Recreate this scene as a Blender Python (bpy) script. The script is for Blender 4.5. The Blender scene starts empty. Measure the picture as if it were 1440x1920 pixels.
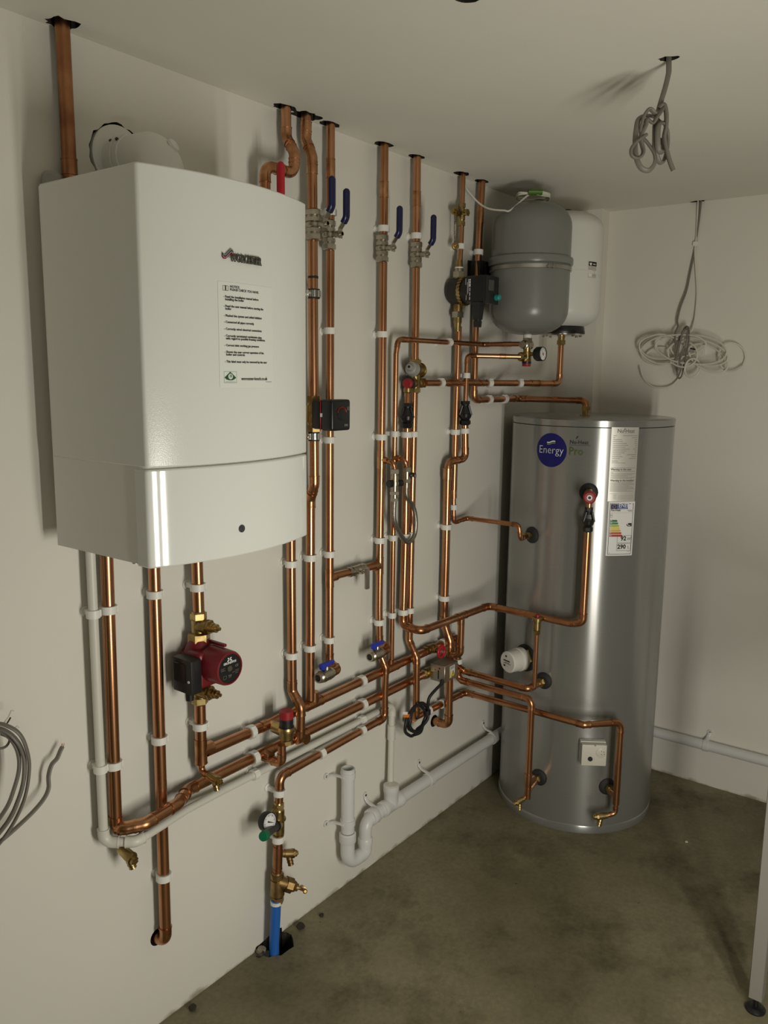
import bpy, bmesh, math, random
from mathutils import Vector, Matrix
random.seed(7)
SC = bpy.context.scene
COL = SC.collection
PI = math.pi

# ------------------------------------------------------------------ camera
# world: X runs along the left wall towards the far corner, the left wall is the plane y=0 (room at y<0), Z is up
F_PX = 1543.87
CAM = Vector((0.0, -1.63432, 1.71244))
CR = Vector((0.60480139, -0.79628656, 0.01195795))
CD = Vector((-0.12375554, -0.10880757, -0.98632929))
CF = Vector((0.78670188, 0.59505347, -0.16435185))
cd = bpy.data.cameras.new('camera')
cam = bpy.data.objects.new('camera', cd)
COL.objects.link(cam)
cd.sensor_fit = 'VERTICAL'
cd.sensor_height = 36.0
cd.lens = F_PX / 1920 * 36.0
cd.clip_start = 0.05
mw = Matrix((( CR.x, -CD.x, -CF.x, CAM.x), (CR.y, -CD.y, -CF.y, CAM.y), (CR.z, -CD.z, -CF.z, CAM.z), (0, 0, 0, 1)))
cam.matrix_world = mw
SC.camera = cam

# ------------------------------------------------------------------ light and exposure
SC.view_settings.view_transform = 'Standard'
SC.view_settings.look = 'None'
SC.view_settings.gamma = 1.0
SC.view_settings.use_curve_mapping = False
SC.view_settings.exposure = 0.0
SC.cycles.use_denoising = True
SC.cycles.max_bounces = 10
SC.cycles.diffuse_bounces = 6
SC.cycles.caustics_reflective = False
SC.cycles.caustics_refractive = False
SC.cycles.sample_clamp_indirect = 4.0
world = bpy.data.worlds.new('World')
SC.world = world
world.use_nodes = True
world.node_tree.nodes['Background'].inputs[0].default_value = (0.80, 0.78, 0.66, 1)
world.node_tree.nodes['Background'].inputs[1].default_value = 0.02


def area(name, loc, target, sx, sy, power, color):
    l = bpy.data.lights.new(name, 'AREA')
    l.shape = 'RECTANGLE'
    l.size = sx
    l.size_y = sy
    l.energy = power
    l.color = color
    o = bpy.data.objects.new(name, l)
    COL.objects.link(o)
    o.location = loc
    d = (Vector(target) - Vector(loc)).normalized()
    o.rotation_euler = d.to_track_quat('-Z', 'Y').to_euler()
    return o


# the two upright lamp heads of the work light standing just right of the camera
WARM = (1.0, 0.958, 0.85)
area('work_light', (0.84, -1.95, 0.92), (2.9, 0.0, 1.05), 0.09, 0.95, 12.0, WARM)
area('work_light', (0.985, -2.095, 0.92), (2.9, 0.0, 1.05), 0.09, 0.95, 12.0, WARM)


# added fill: broad weak light behind the camera, lifting the ambient level
area('fill_light', (-0.9, -4.2, 1.35), (0.6, 0.0, 1.5), 1.8, 1.9, 9.0, (1.0, 0.95, 0.82))


# ------------------------------------------------------------------ surveying: sight line through a photo pixel met with a real plane
def ray(px, py):
    return CR * ((px - 720) / F_PX) + CD * ((py - 960) / F_PX) + CF


def W(px, py, d=0.0):            # point d metres in front of the left wall
    r = ray(px, py)
    return CAM + r * ((-d - CAM.y) / r.y)


def XP(px, py, x):
    r = ray(px, py)
    return CAM + r * ((x - CAM.x) / r.x)


def ZP(px, py, z):
    r = ray(px, py)
    return CAM + r * ((z - CAM.z) / r.z)


TANK = Vector((3.03, -0.345, 0))
TR = 0.303


def CY(px, py, R=TR):            # point on a cylinder of radius R about the tank's axis
    r = ray(px, py)
    ox, oy = CAM.x - TANK.x, CAM.y - TANK.y
    a = r.x * r.x + r.y * r.y
    b = 2 * (r.x * ox + r.y * oy)
    c = ox * ox + oy * oy - R * R
    t = (-b - math.sqrt(max(0, b * b - 4 * a * c))) / 2 / a
    return CAM + r * t


def pix(p):
    v = Vector(p) - CAM
    z = v.dot(CF)
    return (720 + F_PX * v.dot(CR) / z, 960 + F_PX * v.dot(CD) / z)


OUT = Vector((0, -1, 0))
UP = Vector((0, 0, 1))
XX = Vector((1, 0, 0))
V = Vector


# ------------------------------------------------------------------ materials
def newmat(name):
    m = bpy.data.materials.new(name)
    m.use_nodes = True
    return m, m.node_tree, m.node_tree.nodes['Principled BSDF']


def mat(name, col, rough=0.5, metal=0.0, var=0.0, scale=6.0, col2=None, bump=0.0, bscale=60.0, coat=0.0, rvar=0.0, spec=0.5, stretch=None):
    m, nt, b = newmat(name)
    b.inputs['Base Color'].default_value = (*col, 1)
    b.inputs['Roughness'].default_value = rough
    b.inputs['Metallic'].default_value = metal
    b.inputs['Specular IOR Level'].default_value = spec
    if coat:
        b.inputs['Coat Weight'].default_value = coat
        b.inputs['Coat Roughness'].default_value = 0.08
    if var or col2 or rvar or bump:
        tc = nt.nodes.new('ShaderNodeTexCoord')
        vec = tc.outputs['Object']
        if stretch:
            mp = nt.nodes.new('ShaderNodeMapping')
            mp.inputs['Scale'].default_value = stretch
            nt.links.new(vec, mp.inputs[0])
            vec = mp.outputs[0]
    if var or col2 or rvar:
        n = nt.nodes.new('ShaderNodeTexNoise')
        n.inputs['Scale'].default_value = scale
        n.inputs['Detail'].default_value = 5
        nt.links.new(vec, n.inputs['Vector'])
        r = nt.nodes.new('ShaderNodeValToRGB')
        c2 = col2 if col2 else tuple(max(0, c * (1 - var)) for c in col)
        r.color_ramp.elements[0].position = 0.35
        r.color_ramp.elements[1].position = 0.68
        r.color_ramp.elements[0].color = (*c2, 1)
        r.color_ramp.elements[1].color = (*col, 1)
        nt.links.new(n.outputs[0], r.inputs[0])
        nt.links.new(r.outputs[0], b.inputs['Base Color'])
        if rvar:
            mr = nt.nodes.new('ShaderNodeMapRange')
            mr.inputs['To Min'].default_value = rough + rvar
            mr.inputs['To Max'].default_value = max(0.02, rough - rvar)
            nt.links.new(n.outputs[0], mr.inputs[0])
            nt.links.new(mr.outputs[0], b.inputs['Roughness'])
    if bump:
        n2 = nt.nodes.new('ShaderNodeTexNoise')
        n2.inputs['Scale'].default_value = bscale
        n2.inputs['Detail'].default_value = 4
        nt.links.new(vec, n2.inputs['Vector'])
        bp = nt.nodes.new('ShaderNodeBump')
        bp.inputs['Strength'].default_value = bump
        bp.inputs['Distance'].default_value = 0.002
        nt.links.new(n2.outputs[0], bp.inputs['Height'])
        nt.links.new(bp.outputs[0], b.inputs['Normal'])
    return m


COPPER = mat('copper', (0.65, 0.335, 0.185), 0.28, 1.0, col2=(0.43, 0.205, 0.10), scale=9, rvar=0.08, stretch=(1, 1, 0.5))
COPPER_OLD = mat('tarnished_copper', (0.52, 0.25, 0.12), 0.36, 1.0, col2=(0.28, 0.12, 0.06), scale=12, rvar=0.1)
COPPER_FIT = mat('copper_fitting', (0.66, 0.345, 0.18), 0.30, 1.0, col2=(0.34, 0.155, 0.07), scale=24, rvar=0.12)
BRASS = mat('brass', (0.53, 0.405, 0.175), 0.34, 1.0, col2=(0.30, 0.21, 0.085), scale=30, rvar=0.1)
BRASS_OLD = mat('dull_brass', (0.45, 0.31, 0.14), 0.42, 1.0, col2=(0.24, 0.15, 0.06), scale=30, rvar=0.1)
NICKEL = mat('nickel_plate', (0.52, 0.48, 0.39), 0.30, 1.0, var=0.25, scale=30)
CHROME = mat('chrome', (0.75, 0.75, 0.72), 0.16, 1.0)
STEELBOX = mat('plain_steel', (0.50, 0.49, 0.45), 0.42, 1.0, var=0.2, scale=20)
CLIPW = mat('white_clip_plastic', (0.80, 0.79, 0.74), 0.42)
PVCW = mat('white_pvc', (0.80, 0.80, 0.75), 0.38)
PVCG = mat('pale_grey_pvc', (0.68, 0.68, 0.67), 0.33)
PVCO = mat('off_white_pvc', (0.66, 0.65, 0.58), 0.4)
BLACKP = mat('black_plastic', (0.012, 0.012, 0.012), 0.42)
BLACKG = mat('gloss_black_plastic', (0.010, 0.010, 0.011), 0.32)
RUBBER = mat('black_rubber', (0.018, 0.018, 0.018), 0.7)
IRON = mat('black_cast_iron', (0.022, 0.019, 0.016), 0.55)
REDP = mat('red_plastic', (0.30, 0.016, 0.020), 0.42)
REDV = mat('red_vinyl', (0.42, 0.01, 0.02), 0.35)
BLUEV = mat('navy_vinyl', (0.006, 0.009, 0.055), 0.3)
BLUEP = mat('blue_plastic', (0.02, 0.04, 0.45), 0.4)
BLUEPIPE = mat('blue_water_pipe', (0.02, 0.13, 0.48), 0.4)
GREENP = mat('green_plastic', (0.0, 0.14, 0.06), 0.4)
TEAL = mat('teal_plastic', (0.02, 0.30, 0.27), 0.4)
MAROON = mat('maroon_paint', (0.19, 0.010, 0.018), 0.38, var=0.2, scale=15)
GREYP = mat('grey_plastic', (0.34, 0.33, 0.31), 0.5)
BOILERW = mat('boiler_enamel', (0.76, 0.77, 0.73), 0.19, bump=0.10, bscale=420)
BOILERF = mat('boiler_flap_plastic', (0.76, 0.77, 0.73), 0.07)
BOILERS = mat('boiler_side_enamel', (0.78, 0.78, 0.73), 0.32)
FLUEW = mat('flue_plastic', (0.80, 0.80, 0.76), 0.32)
VESSELG = mat('grey_vessel_paint', (0.195, 0.197, 0.185), 0.30)
VESSELW = mat('white_vessel_paint', (0.72, 0.72, 0.67), 0.42)
GREYCABLE = mat('grey_cable', (0.18, 0.165, 0.14), 0.5)
WHITECABLE = mat('white_cable', (0.66, 0.64, 0.56), 0.45)
BLACKCABLE = mat('black_cable', (0.012, 0.012, 0.012), 0.5)
PAPER = mat('label_paper', (0.74, 0.73, 0.68), 0.5)
CLEARLABEL = mat('notice_paper', (0.77, 0.795, 0.745), 0.30)
SILVERLABEL = mat('silver_label', (0.70, 0.69, 0.64), 0.38, 0.5)
INK = mat('black_ink', (0.015, 0.015, 0.015), 0.6)
INKG = mat('dark_green_ink', (0.01, 0.09, 0.03), 0.6)
INKGREY = mat('grey_ink', (0.20, 0.19, 0.17), 0.6)
INKW = mat('white_ink', (0.80, 0.80, 0.80), 0.5)
INKNAVY = mat('navy_ink', (0.004, 0.005, 0.13), 0.45)
INKEU = mat('label_blue_ink', (0.01, 0.05, 0.30), 0.5)
INKLIME = mat('olive_green_ink', (0.055, 0.10, 0.015), 0.6)
INKRED = mat('red_ink', (0.45, 0.03, 0.03), 0.5)
BANDS = [mat('band_' + n, c, 0.5) for n, c in (('dark_green', (0.01, 0.13, 0.04)), ('green', (0.03, 0.24, 0.06)), ('lime', (0.42, 0.45, 0.05)), ('yellow', (0.75, 0.62, 0.05)), ('amber', (0.68, 0.42, 0.04)), ('orange_red', (0.50, 0.08, 0.03)), ('red', (0.42, 0.02, 0.02)))]
YELLOW = mat('warning_yellow', (0.75, 0.62, 0.03), 0.5)
ORANGE = mat('orange_tag', (0.75, 0.20, 0.02), 0.5)
GREENTAPE = mat('green_tape', (0.07, 0.17, 0.015), 0.45)
FERRULE = mat('braided_steel', (0.45, 0.43, 0.38), 0.4, 1.0, var=0.5, scale=300)
HOLE_SHADE = mat('hole_shade', (0.05, 0.042, 0.03), 0.95, var=0.7, scale=60)  # lining of the cut holes, their inner shade put into the colour
BENCHM = mat('bench_metal', (0.30, 0.29, 0.26), 0.45, 0.3)
DARKBOARD = mat('bench_board', (0.30, 0.24, 0.17), 0.6, var=0.3)


def brushed():
    m, nt, b = newmat('brushed_silver')
    tc = nt.nodes.new('ShaderNodeTexCoord')
    mp = nt.nodes.new('ShaderNodeMapping')
    mp.inputs['Scale'].default_value = (3, 3, 260)
    n = nt.nodes.new('ShaderNodeTexNoise')
    n.inputs['Scale'].default_value = 4
    n.inputs['Detail'].default_value = 6
    nt.links.new(tc.outputs['Object'], mp.inputs[0])
    nt.links.new(mp.outputs[0], n.inputs['Vector'])
    r = nt.nodes.new('ShaderNodeValToRGB')
    r.color_ramp.elements[0].color = (0.29, 0.29, 0.28, 1)
    r.color_ramp.elements[1].color = (0.345, 0.345, 0.335, 1)
    nt.links.new(n.outputs[0], r.inputs[0])
    nt.links.new(r.outputs[0], b.inputs['Base Color'])
    b.inputs['Metallic'].default_value = 0.55
    b.inputs['Roughness'].default_value = 0.25
    b.inputs['Anisotropic'].default_value = 0.8
    b.inputs['Anisotropic Rotation'].default_value = 0.25
    tg = nt.nodes.new('ShaderNodeTangent')
    tg.direction_type = 'RADIAL'
    tg.axis = 'Z'
    nt.links.new(tg.outputs[0], b.inputs['Tangent'])
    return m


BRUSHED = brushed()


def wallmat():
    m, nt, b = newmat('white_wall_paint')
    b.inputs['Roughness'].default_value = 0.55
    b.inputs['Specular IOR Level'].default_value = 0.3
    tc = nt.nodes.new('ShaderNodeTexCoord')
    n = nt.nodes.new('ShaderNodeTexNoise')
    n.inputs['Scale'].default_value = 2.2
    n.inputs['Detail'].default_value = 6
    nt.links.new(tc.outputs['Object'], n.inputs['Vector'])
    r = nt.nodes.new('ShaderNodeValToRGB')
    r.color_ramp.elements[0].color = (0.72, 0.695, 0.63, 1)
    r.color_ramp.elements[1].color = (0.78, 0.755, 0.69, 1)
    nt.links.new(n.outputs[0], r.inputs[0])
    # uneven, browner paint in the lowest few centimetres, ragged along the slab
    sp = nt.nodes.new('ShaderNodeSeparateXYZ')
    nt.links.new(tc.outputs['Object'], sp.inputs[0])
    n3 = nt.nodes.new('ShaderNodeTexNoise')
    n3.inputs['Scale'].default_value = 14
    n3.inputs['Detail'].default_value = 8
    nt.links.new(tc.outputs['Object'], n3.inputs['Vector'])
    a = nt.nodes.new('ShaderNodeMath')
    a.operation = 'MULTIPLY_ADD'
    a.inputs[1].default_value = 0.07
    a.inputs[2].default_value = -0.036
    nt.links.new(n3.outputs[0], a.inputs[0])
    s = nt.nodes.new('ShaderNodeMath')
    s.operation = 'SUBTRACT'
    nt.links.new(a.outputs[0], s.inputs[0])
    nt.links.new(sp.outputs[2], s.inputs[1])
    mr = nt.nodes.new('ShaderNodeMapRange')
    mr.inputs['From Min'].default_value = -0.012
    mr.inputs['From Max'].default_value = 0.004
    nt.links.new(s.outputs[0], mr.inputs[0])
    mx = nt.nodes.new('ShaderNodeMixRGB')
    mx.inputs[2].default_value = (0.36, 0.32, 0.24, 1)
    nt.links.new(mr.outputs[0], mx.inputs[0])
    nt.links.new(r.outputs[0], mx.inputs[1])
    nt.links.new(mx.outputs[0], b.inputs['Base Color'])
    n2 = nt.nodes.new('ShaderNodeTexNoise')
    n2.inputs['Scale'].default_value = 140
    bp = nt.nodes.new('ShaderNodeBump')
    bp.inputs['Strength'].default_value = 0.12
    bp.inputs['Distance'].default_value = 0.001
    nt.links.new(tc.outputs['Object'], n2.inputs['Vector'])
    nt.links.new(n2.outputs[0], bp.inputs['Height'])
    nt.links.new(bp.outputs[0], b.inputs['Normal'])
    return m


WALL = wallmat()
CEIL = mat('ceiling_paint', (0.76, 0.735, 0.66), 0.7, var=0.05, scale=2, bump=0.1, bscale=120, spec=0.2)


def floormat():
    m, nt, b = newmat('concrete')
    tc = nt.nodes.new('ShaderNodeTexCoord')

    def noise(s, d, ro=0.55):
        n = nt.nodes.new('ShaderNodeTexNoise')
        n.inputs['Scale'].default_value = s
        n.inputs['Detail'].default_value = d
        n.inputs['Roughness'].default_value = ro
        nt.links.new(tc.outputs['Object'], n.inputs['Vector'])
        return n

    def ramp(n, p0, c0, p1, c1):
        r = nt.nodes.new('ShaderNodeValToRGB')
        r.color_ramp.elements[0].position = p0
        r.color_ramp.elements[1].position = p1
        r.color_ramp.elements[0].color = (*c0, 1)
        r.color_ramp.elements[1].color = (*c1, 1)
        nt.links.new(n.outputs[0], r.inputs[0])
        return r
    base = ramp(noise(1.6, 8, 0.62), 0.34, (0.125, 0.109, 0.058), 0.66, (0.262, 0.233, 0.140))
    st = ramp(noise(3.4, 9, 0.72), 0.50, (1, 1, 1), 0.70, (0.42, 0.40, 0.34))
    fine = ramp(noise(60, 4, 0.6), 0.3, (0.82, 0.82, 0.82), 0.7, (1.08, 1.08, 1.08))
    speck = ramp(noise(38, 2, 0.5), 0.74, (1, 1, 1), 0.79, (0.45, 0.42, 0.38))
    cur = base
    for x in (st, fine, speck):
        mx = nt.nodes.new('ShaderNodeMixRGB')
        mx.blend_type = 'MULTIPLY'
        mx.inputs[0].default_value = 1
        nt.links.new(cur.outputs[0], mx.inputs[1])
        nt.links.new(x.outputs[0], mx.inputs[2])
        cur = mx
    nt.links.new(cur.outputs[0], b.inputs['Base Color'])
    b.inputs['Roughness'].default_value = 0.62
    bp = nt.nodes.new('ShaderNodeBump')
    bp.inputs['Strength'].default_value = 0.25
    bp.inputs['Distance'].default_value = 0.002
    nt.links.new(noise(25, 6).outputs[0], bp.inputs['Height'])
    nt.links.new(bp.outputs[0], b.inputs['Normal'])
    return m


FLOOR = floormat()


# ------------------------------------------------------------------ mesh building
ORIG = {}


def frame(ax):
    ax = Vector(ax).normalized()
    u = UP if abs(ax.z) < 0.9 else XX
    a = u.cross(ax).normalized()
    b = ax.cross(a).normalized()
    return ax, a, b


class MB:
    def __init__(s):
        s.v = []
        s.f = []

    def add(s, vs, fs):
        n = len(s.v)
        s.v += [Vector(v) for v in vs]
        s.f += [tuple(i + n for i in f) for f in fs]
        return s

    def lathe(s, o, ax, prof, seg=24, cap=True, rot=0.0):
        o = Vector(o)
        ax, a, b = frame(ax)
        vs = []
        for t, r in prof:
            for k in range(seg):
                q = 2 * PI * k / seg + rot
                vs.append(o + ax * t + (a * math.cos(q) + b * math.sin(q)) * r)
        fs = []
        n = len(prof)
        for i in range(n - 1):
            for k in range(seg):
                k2 = (k + 1) % seg
                fs.append((i * seg + k, i * seg + k2, (i + 1) * seg + k2, (i + 1) * seg + k))
        if cap:
            fs.append(tuple(range(seg))[::-1])
            fs.append(tuple((n - 1) * seg + k for k in range(seg)))
        return s.add(vs, fs)

    def ring(s, o, ax, ri, ro, w, seg=20):
        o = Vector(o)
        ax, a, b = frame(ax)
        vs = []
        pr = [(-w / 2, ri), (-w / 2, ro), (w / 2, ro), (w / 2, ri)]
        for t, r in pr:
            for k in range(seg):
                q = 2 * PI * k / seg
                vs.append(o + ax * t + (a * math.cos(q) + b * math.sin(q)) * r)
        fs = []
        for i in range(4):
            j = (i + 1) % 4
            for k in range(seg):
                k2 = (k + 1) % seg
                fs.append((i * seg + k, i * seg + k2, j * seg + k2, j * seg + k))
        return s.add(vs, fs)

    def stack(s, o, ax, parts, seg=20):
        """consecutive frustums along an axis: (length, r0, r1[, seg])"""
        o = Vector(o)
        axn = Vector(ax).normalized()
        t = 0.0
        for p in parts:
            sg = p[3] if len(p) > 3 else seg
            s.lathe(o + axn * t, axn, [(0, p[1]), (p[0], p[2])], sg)
            t += p[0]
        return s

    def tube(s, path, r, seg=14, cap=True, closed=False, flat=1.0):
        P = [Vector(p) for p in path]
        n = len(P)
        tg = []
        for i in range(n):
            if closed:
                d = P[(i + 1) % n] - P[i - 1]
            else:
                d = P[min(i + 1, n - 1)] - P[max(i - 1, 0)]
            tg.append(d.normalized())
        _, a, b = frame(tg[0])
        vs = []
        for i in range(n):
            if i:
                q = tg[i - 1].rotation_difference(tg[i])
                a = q @ a
                a = (a - tg[i] * a.dot(tg[i])).normalized()
                b = tg[i].cross(a)
            ri = r[i] if isinstance(r, (list, tuple)) else r
            for k in range(seg):
                w = 2 * PI * k / seg
                vs.append(P[i] + a * math.cos(w) * ri + b * math.sin(w) * ri * flat)
        fs = []
        for i in range(n if closed else n - 1):
            j = (i + 1) % n
            for k in range(seg):
                k2 = (k + 1) % seg
                fs.append((i * seg + k, i * seg + k2, j * seg + k2, j * seg + k))
        if cap and not closed:
            fs.append(tuple(range(seg))[::-1])
            fs.append(tuple((n - 1) * seg + k for k in range(seg)))
        return s.add(vs, fs)

    def box(s, c, size, axes=None, bev=0.0, segs=2):
        bm = bmesh.new()
        bmesh.ops.create_cube(bm, size=1.0)
        for v in bm.verts:
            v.co = Vector((v.co.x * size[0], v.co.y * size[1], v.co.z * size[2]))
        if bev:
            bmesh.ops.bevel(bm, geom=list(bm.edges), offset=bev, segments=segs, affect='EDGES', profile=0.6)
        ex, ey, ez = axes if axes else (XX, V((0, 1, 0)), UP)
        c = Vector(c)
        bm.verts.index_update()
        vs = [c + ex * v.co.x + ey * v.co.y + ez * v.co.z for v in bm.verts]
        fs = [tuple(v.index for v in f.verts) for f in bm.faces]
        bm.free()
        return s.add(vs, fs)

    def prism(s, pts, depth_vec):
        """polygon (3D points, in order) extruded by a vector"""
        n = len(pts)
        d = Vector(depth_vec)
        vs = [Vector(p) for p in pts] + [Vector(p) + d for p in pts]
        fs = [tuple(range(n))[::-1], tuple(range(n, 2 * n))]
        for i in range(n):
            j = (i + 1) % n
            fs.append((i, j, n + j, n + i))
        return s.add(vs, fs)

    def build(s, name, m, parent=None, loc=None, ang=38, label=None):
        me = bpy.data.meshes.new(name)
        if parent is not None:
            o0 = ORIG[parent.name]
        else:
            o0 = Vector(loc) if loc is not None else Vector((0, 0, 0))
        me.from_pydata([v - o0 for v in s.v], [], s.f)
        me.materials.append(m)
        bm = bmesh.new()
        bm.from_mesh(me)
        bmesh.ops.recalc_face_normals(bm, faces=bm.faces)
        bm.to_mesh(me)
        bm.free()
        me.polygons.foreach_set('use_smooth', [True] * len(me.polygons))
        me.set_sharp_from_angle(angle=math.radians(ang))
        ob = bpy.data.objects.new(name, me)
        COL.objects.link(ob)
        if parent is not None:
            ob.parent = parent
        else:
            ob.location = o0
        ORIG[ob.name] = o0
        if label:
            ob['label'] = label
        return ob


def thing(name, label, cat, loc, group=None):
    o = bpy.data.objects.new(name, None)
    o.empty_display_size = 0.05
    COL.objects.link(o)
    o.location = loc
    ORIG[o.name] = Vector(loc)
    o['label'] = label
    o['category'] = cat
    if group:
        o['group'] = group
    return o


def tag(o, label, cat, group=None):
    o['label'] = label
    o['category'] = cat
    if group:
        o['group'] = group
    return o


def struct(o):
    o['kind'] = 'structure'
    return o


def arc_path(pts, R, n=8):
    """polyline with rounded corners -> (points, corner list)"""
    P = [Vector(p) for p in pts]
    out = [P[0]]
    cor = []
    for i in range(1, len(P) - 1):
        a = (P[i - 1] - P[i])
        b = (P[i + 1] - P[i])
        la, lb = a.length, b.length
        a.normalize()
        b.normalize()
        th = PI - a.angle(b, 0.0)
        if th < math.radians(3):
            out.append(P[i])
            continue
        T = min(R * math.tan(th / 2), 0.47 * min(la, lb))
        if T < 5e-4:
            out.append(P[i])
            continue
        Rr = T / math.tan(th / 2)
        s0 = P[i] + a * T
        s1 = P[i] + b * T
        c = P[i] + (a + b).normalized() * (Rr / math.cos(th / 2))
        arc = []
        v0 = s0 - c
        v1 = s1 - c
        for k in range(n + 1):
            arc.append(c + v0.normalized().slerp(v1.normalized(), k / n) * Rr)
        out += arc
        cor.append((i, s0, s1, arc, a, b, th))
    out.append(P[-1])
    return out, cor


def smooth(pts, n=8, closed=False):
    """Catmull-Rom through the points"""
    P = [Vector(p) for p in pts]
    m = len(P)
    out = []
    for i in range(m if closed else m - 1):
        if closed:
            p0, p1, p2, p3 = P[i - 1], P[i], P[(i + 1) % m], P[(i + 2) % m]
        else:
            p0 = P[max(i - 1, 0)]
            p1 = P[i]
            p2 = P[i + 1]
            p3 = P[min(i + 2, m - 1)]
        for k in range(n):
            t = k / n
            out.append(0.5 * ((2 * p1) + (p2 - p0) * t + (2 * p0 - 5 * p1 + 4 * p2 - p3) * t * t + (3 * p1 - p0 - 3 * p2 + p3) * t ** 3))
    if not closed:
        out.append(P[-1])
    return out


def resolve(spec):
    out = []
    for s in spec:
        if isinstance(s, Vector):
            p = s
        elif callable(s):
            p = s(out[-1])
        elif s[0] == 'x':
            p = XP(s[1], s[2], out[-1].x)
        elif s[0] == 'y':
            p = W(s[1], s[2], -out[-1].y)
        elif s[0] == 'c':
            p = CY(s[1], s[2], s[3])
        elif s[0] == 'p':
            p = Vector(s[1:])
        elif s[0] == 'r':
            p = out[-1] + Vector(s[1:])
        else:
            p = W(*s)
        out.append(p)
    return out


def nearest(pts, px, py):
    best = None
    for i in range(len(pts) - 1):
        for k in range(61):
            p = pts[i].lerp(pts[i + 1], k / 60)
            q = pix(p)
            d = (q[0] - px) ** 2 + (q[1] - py) ** 2
            if best is None or d < best[0]:
                best = (d, p, (pts[i + 1] - pts[i]).normalized())
    return best[1], best[2]


def clip(par, p, ax, r, m=None):
    b = MB()
    b.ring(p, ax, r * 0.99, r + 0.0050, 0.0185, 12)
    ax = ax.normalized()
    side = ax.cross(OUT).normalized()
    d = -p.y
    if d - r > 0.004:
        b.box(V((p.x, -(d - r) / 2 - .0005, p.z)), (0.011, d - r + 0.0005, 0.013), (side, OUT, ax), 0.001, 1)
    b.lathe(V((p.x, -0.0005, p.z)), OUT, [(0, 0.0125), (0.003, 0.0125), (0.0055, 0.008)], 14)
    if side.x < 0 or (abs(side.x) < 0.3 and side.z < 0):
        side = -side
    b.box(p + OUT * (r * 0.55) + side * (r * 0.86 + 0.003), (0.006, 0.008, 0.017), (side, OUT, ax), 0.001, 1)
    return b.build('pipe_clip', m or CLIPW, par)


def run(name, label, r, spec, clips=(), couplings=(), tees=(), m=None, fm=None, fr=None, R=None, cat='pipe', nofit=(), clipm=None, seg=16, fitname='elbow', tubename='tube'):
    """one run of pipe: straight tubes, elbows at the bends, sleeves, tees and wall clips as parts"""
    m = m or COPPER
    fm = fm or COPPER_FIT
    pts = resolve(spec)
    R = R or r * 2.3
    fr = fr or r * 1.09
    base = min(pts, key=lambda q: q.z)
    t = thing(name, label, cat, base)
    _, cor = arc_path(pts, R)
    cd_ = {c[0]: c for c in cor}
    cur = [pts[0]]
    for i in range(1, len(pts)):
        c = cd_.get(i)
        if c is None or i in nofit:
            if c is None:
                cur.append(pts[i])
            else:
                cur += c[3]
            continue
        cur.append(c[1])
        MB().tube(cur, r, seg).build(tubename, m, t)
        L0 = min(r * 1.15, (pts[i - 1] - c[1]).length * 0.5)
        L1 = min(r * 1.15, (pts[i + 1] - c[2]).length * 0.5)
        path = [c[1] + c[4] * L0, c[1] + c[4] * L0 * 0.9] + c[3] + [c[2] + c[5] * L1 * 0.9, c[2] + c[5] * L1]
        rr = [fr * 1.02, fr] + [fr * 0.99] * len(c[3]) + [fr, fr * 1.02]
        e = MB().tube(path, rr, seg)
        e.ring(c[1] + c[4] * L0, c[4], r * 0.9, fr * 1.07, r * 0.17, seg)
        e.ring(c[2] + c[5] * L1, c[5], r * 0.9, fr * 1.07, r * 0.17, seg)
        e.build(fitname, fm, t)
        cur = [c[2]]
    MB().tube(cur, r, seg).build(tubename, m, t)
    for q in clips:
        p, ax = nearest(pts, q[0], q[1])
        clip(t, p, ax, r, clipm)
    for q in couplings:
        p, ax = nearest(pts, q[0], q[1])
        L = q[2] if len(q) > 2 else r * 3.2
        k = q[3] if len(q) > 3 else 1.0
        e = MB().lathe(p, ax, [(-L / 2, fr * k), (L / 2, fr * k)], seg)
        e.ring(p + ax * (L / 2), ax, r * 0.9, fr * k * 1.05, r * 0.14, seg)
        e.ring(p - ax * (L / 2), ax, r * 0.9, fr * k * 1.05, r * 0.14, seg)
        e.build('coupling', fm, t)
    for q in tees:
        p, ax = nearest(pts, q[0], q[1])
        dv = Vector(q[2]).normalized()
        L = r * 4.4
        br = q[3] if len(q) > 3 else r
        e = MB().lathe(p, ax, [(-L / 2, fr), (L / 2, fr)], seg)
        e.ring(p + ax * (L / 2), ax, r * 0.9, fr * 1.05, r * 0.14, seg)
        e.ring(p - ax * (L / 2), ax, r * 0.9, fr * 1.05, r * 0.14, seg)
        e.lathe(p, dv, [(0, br * 1.09), (r * 1.3 + br * 1.2, br * 1.09)], seg)
        e.build('tee', fm, t)
    t_pts[t.name] = pts
    return t, pts


t_pts = {}


# ------------------------------------------------------------------ flat print mapped on a surface
def text_mesh(body, size, align='LEFT', bold=0.0, squeeze=1.0):
    cu = bpy.data.curves.new('t', 'FONT')
    cu.body = body
    cu.size = size
    cu.align_x = align
    cu.resolution_u = 2
    cu.offset = bold
    ob = bpy.data.objects.new('t', cu)
    COL.objects.link(ob)
    dg = bpy.context.evaluated_depsgraph_get()
    me = bpy.data.meshes.new_from_object(ob.evaluated_get(dg))
    vs = [(v.co.x * squeeze, v.co.y) for v in me.vertices]
    fs = [tuple(p.vertices) for p in me.polygons]
    bpy.data.objects.remove(ob)
    bpy.data.curves.remove(cu)
    bpy.data.meshes.remove(me)
    return vs, fs


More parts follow.
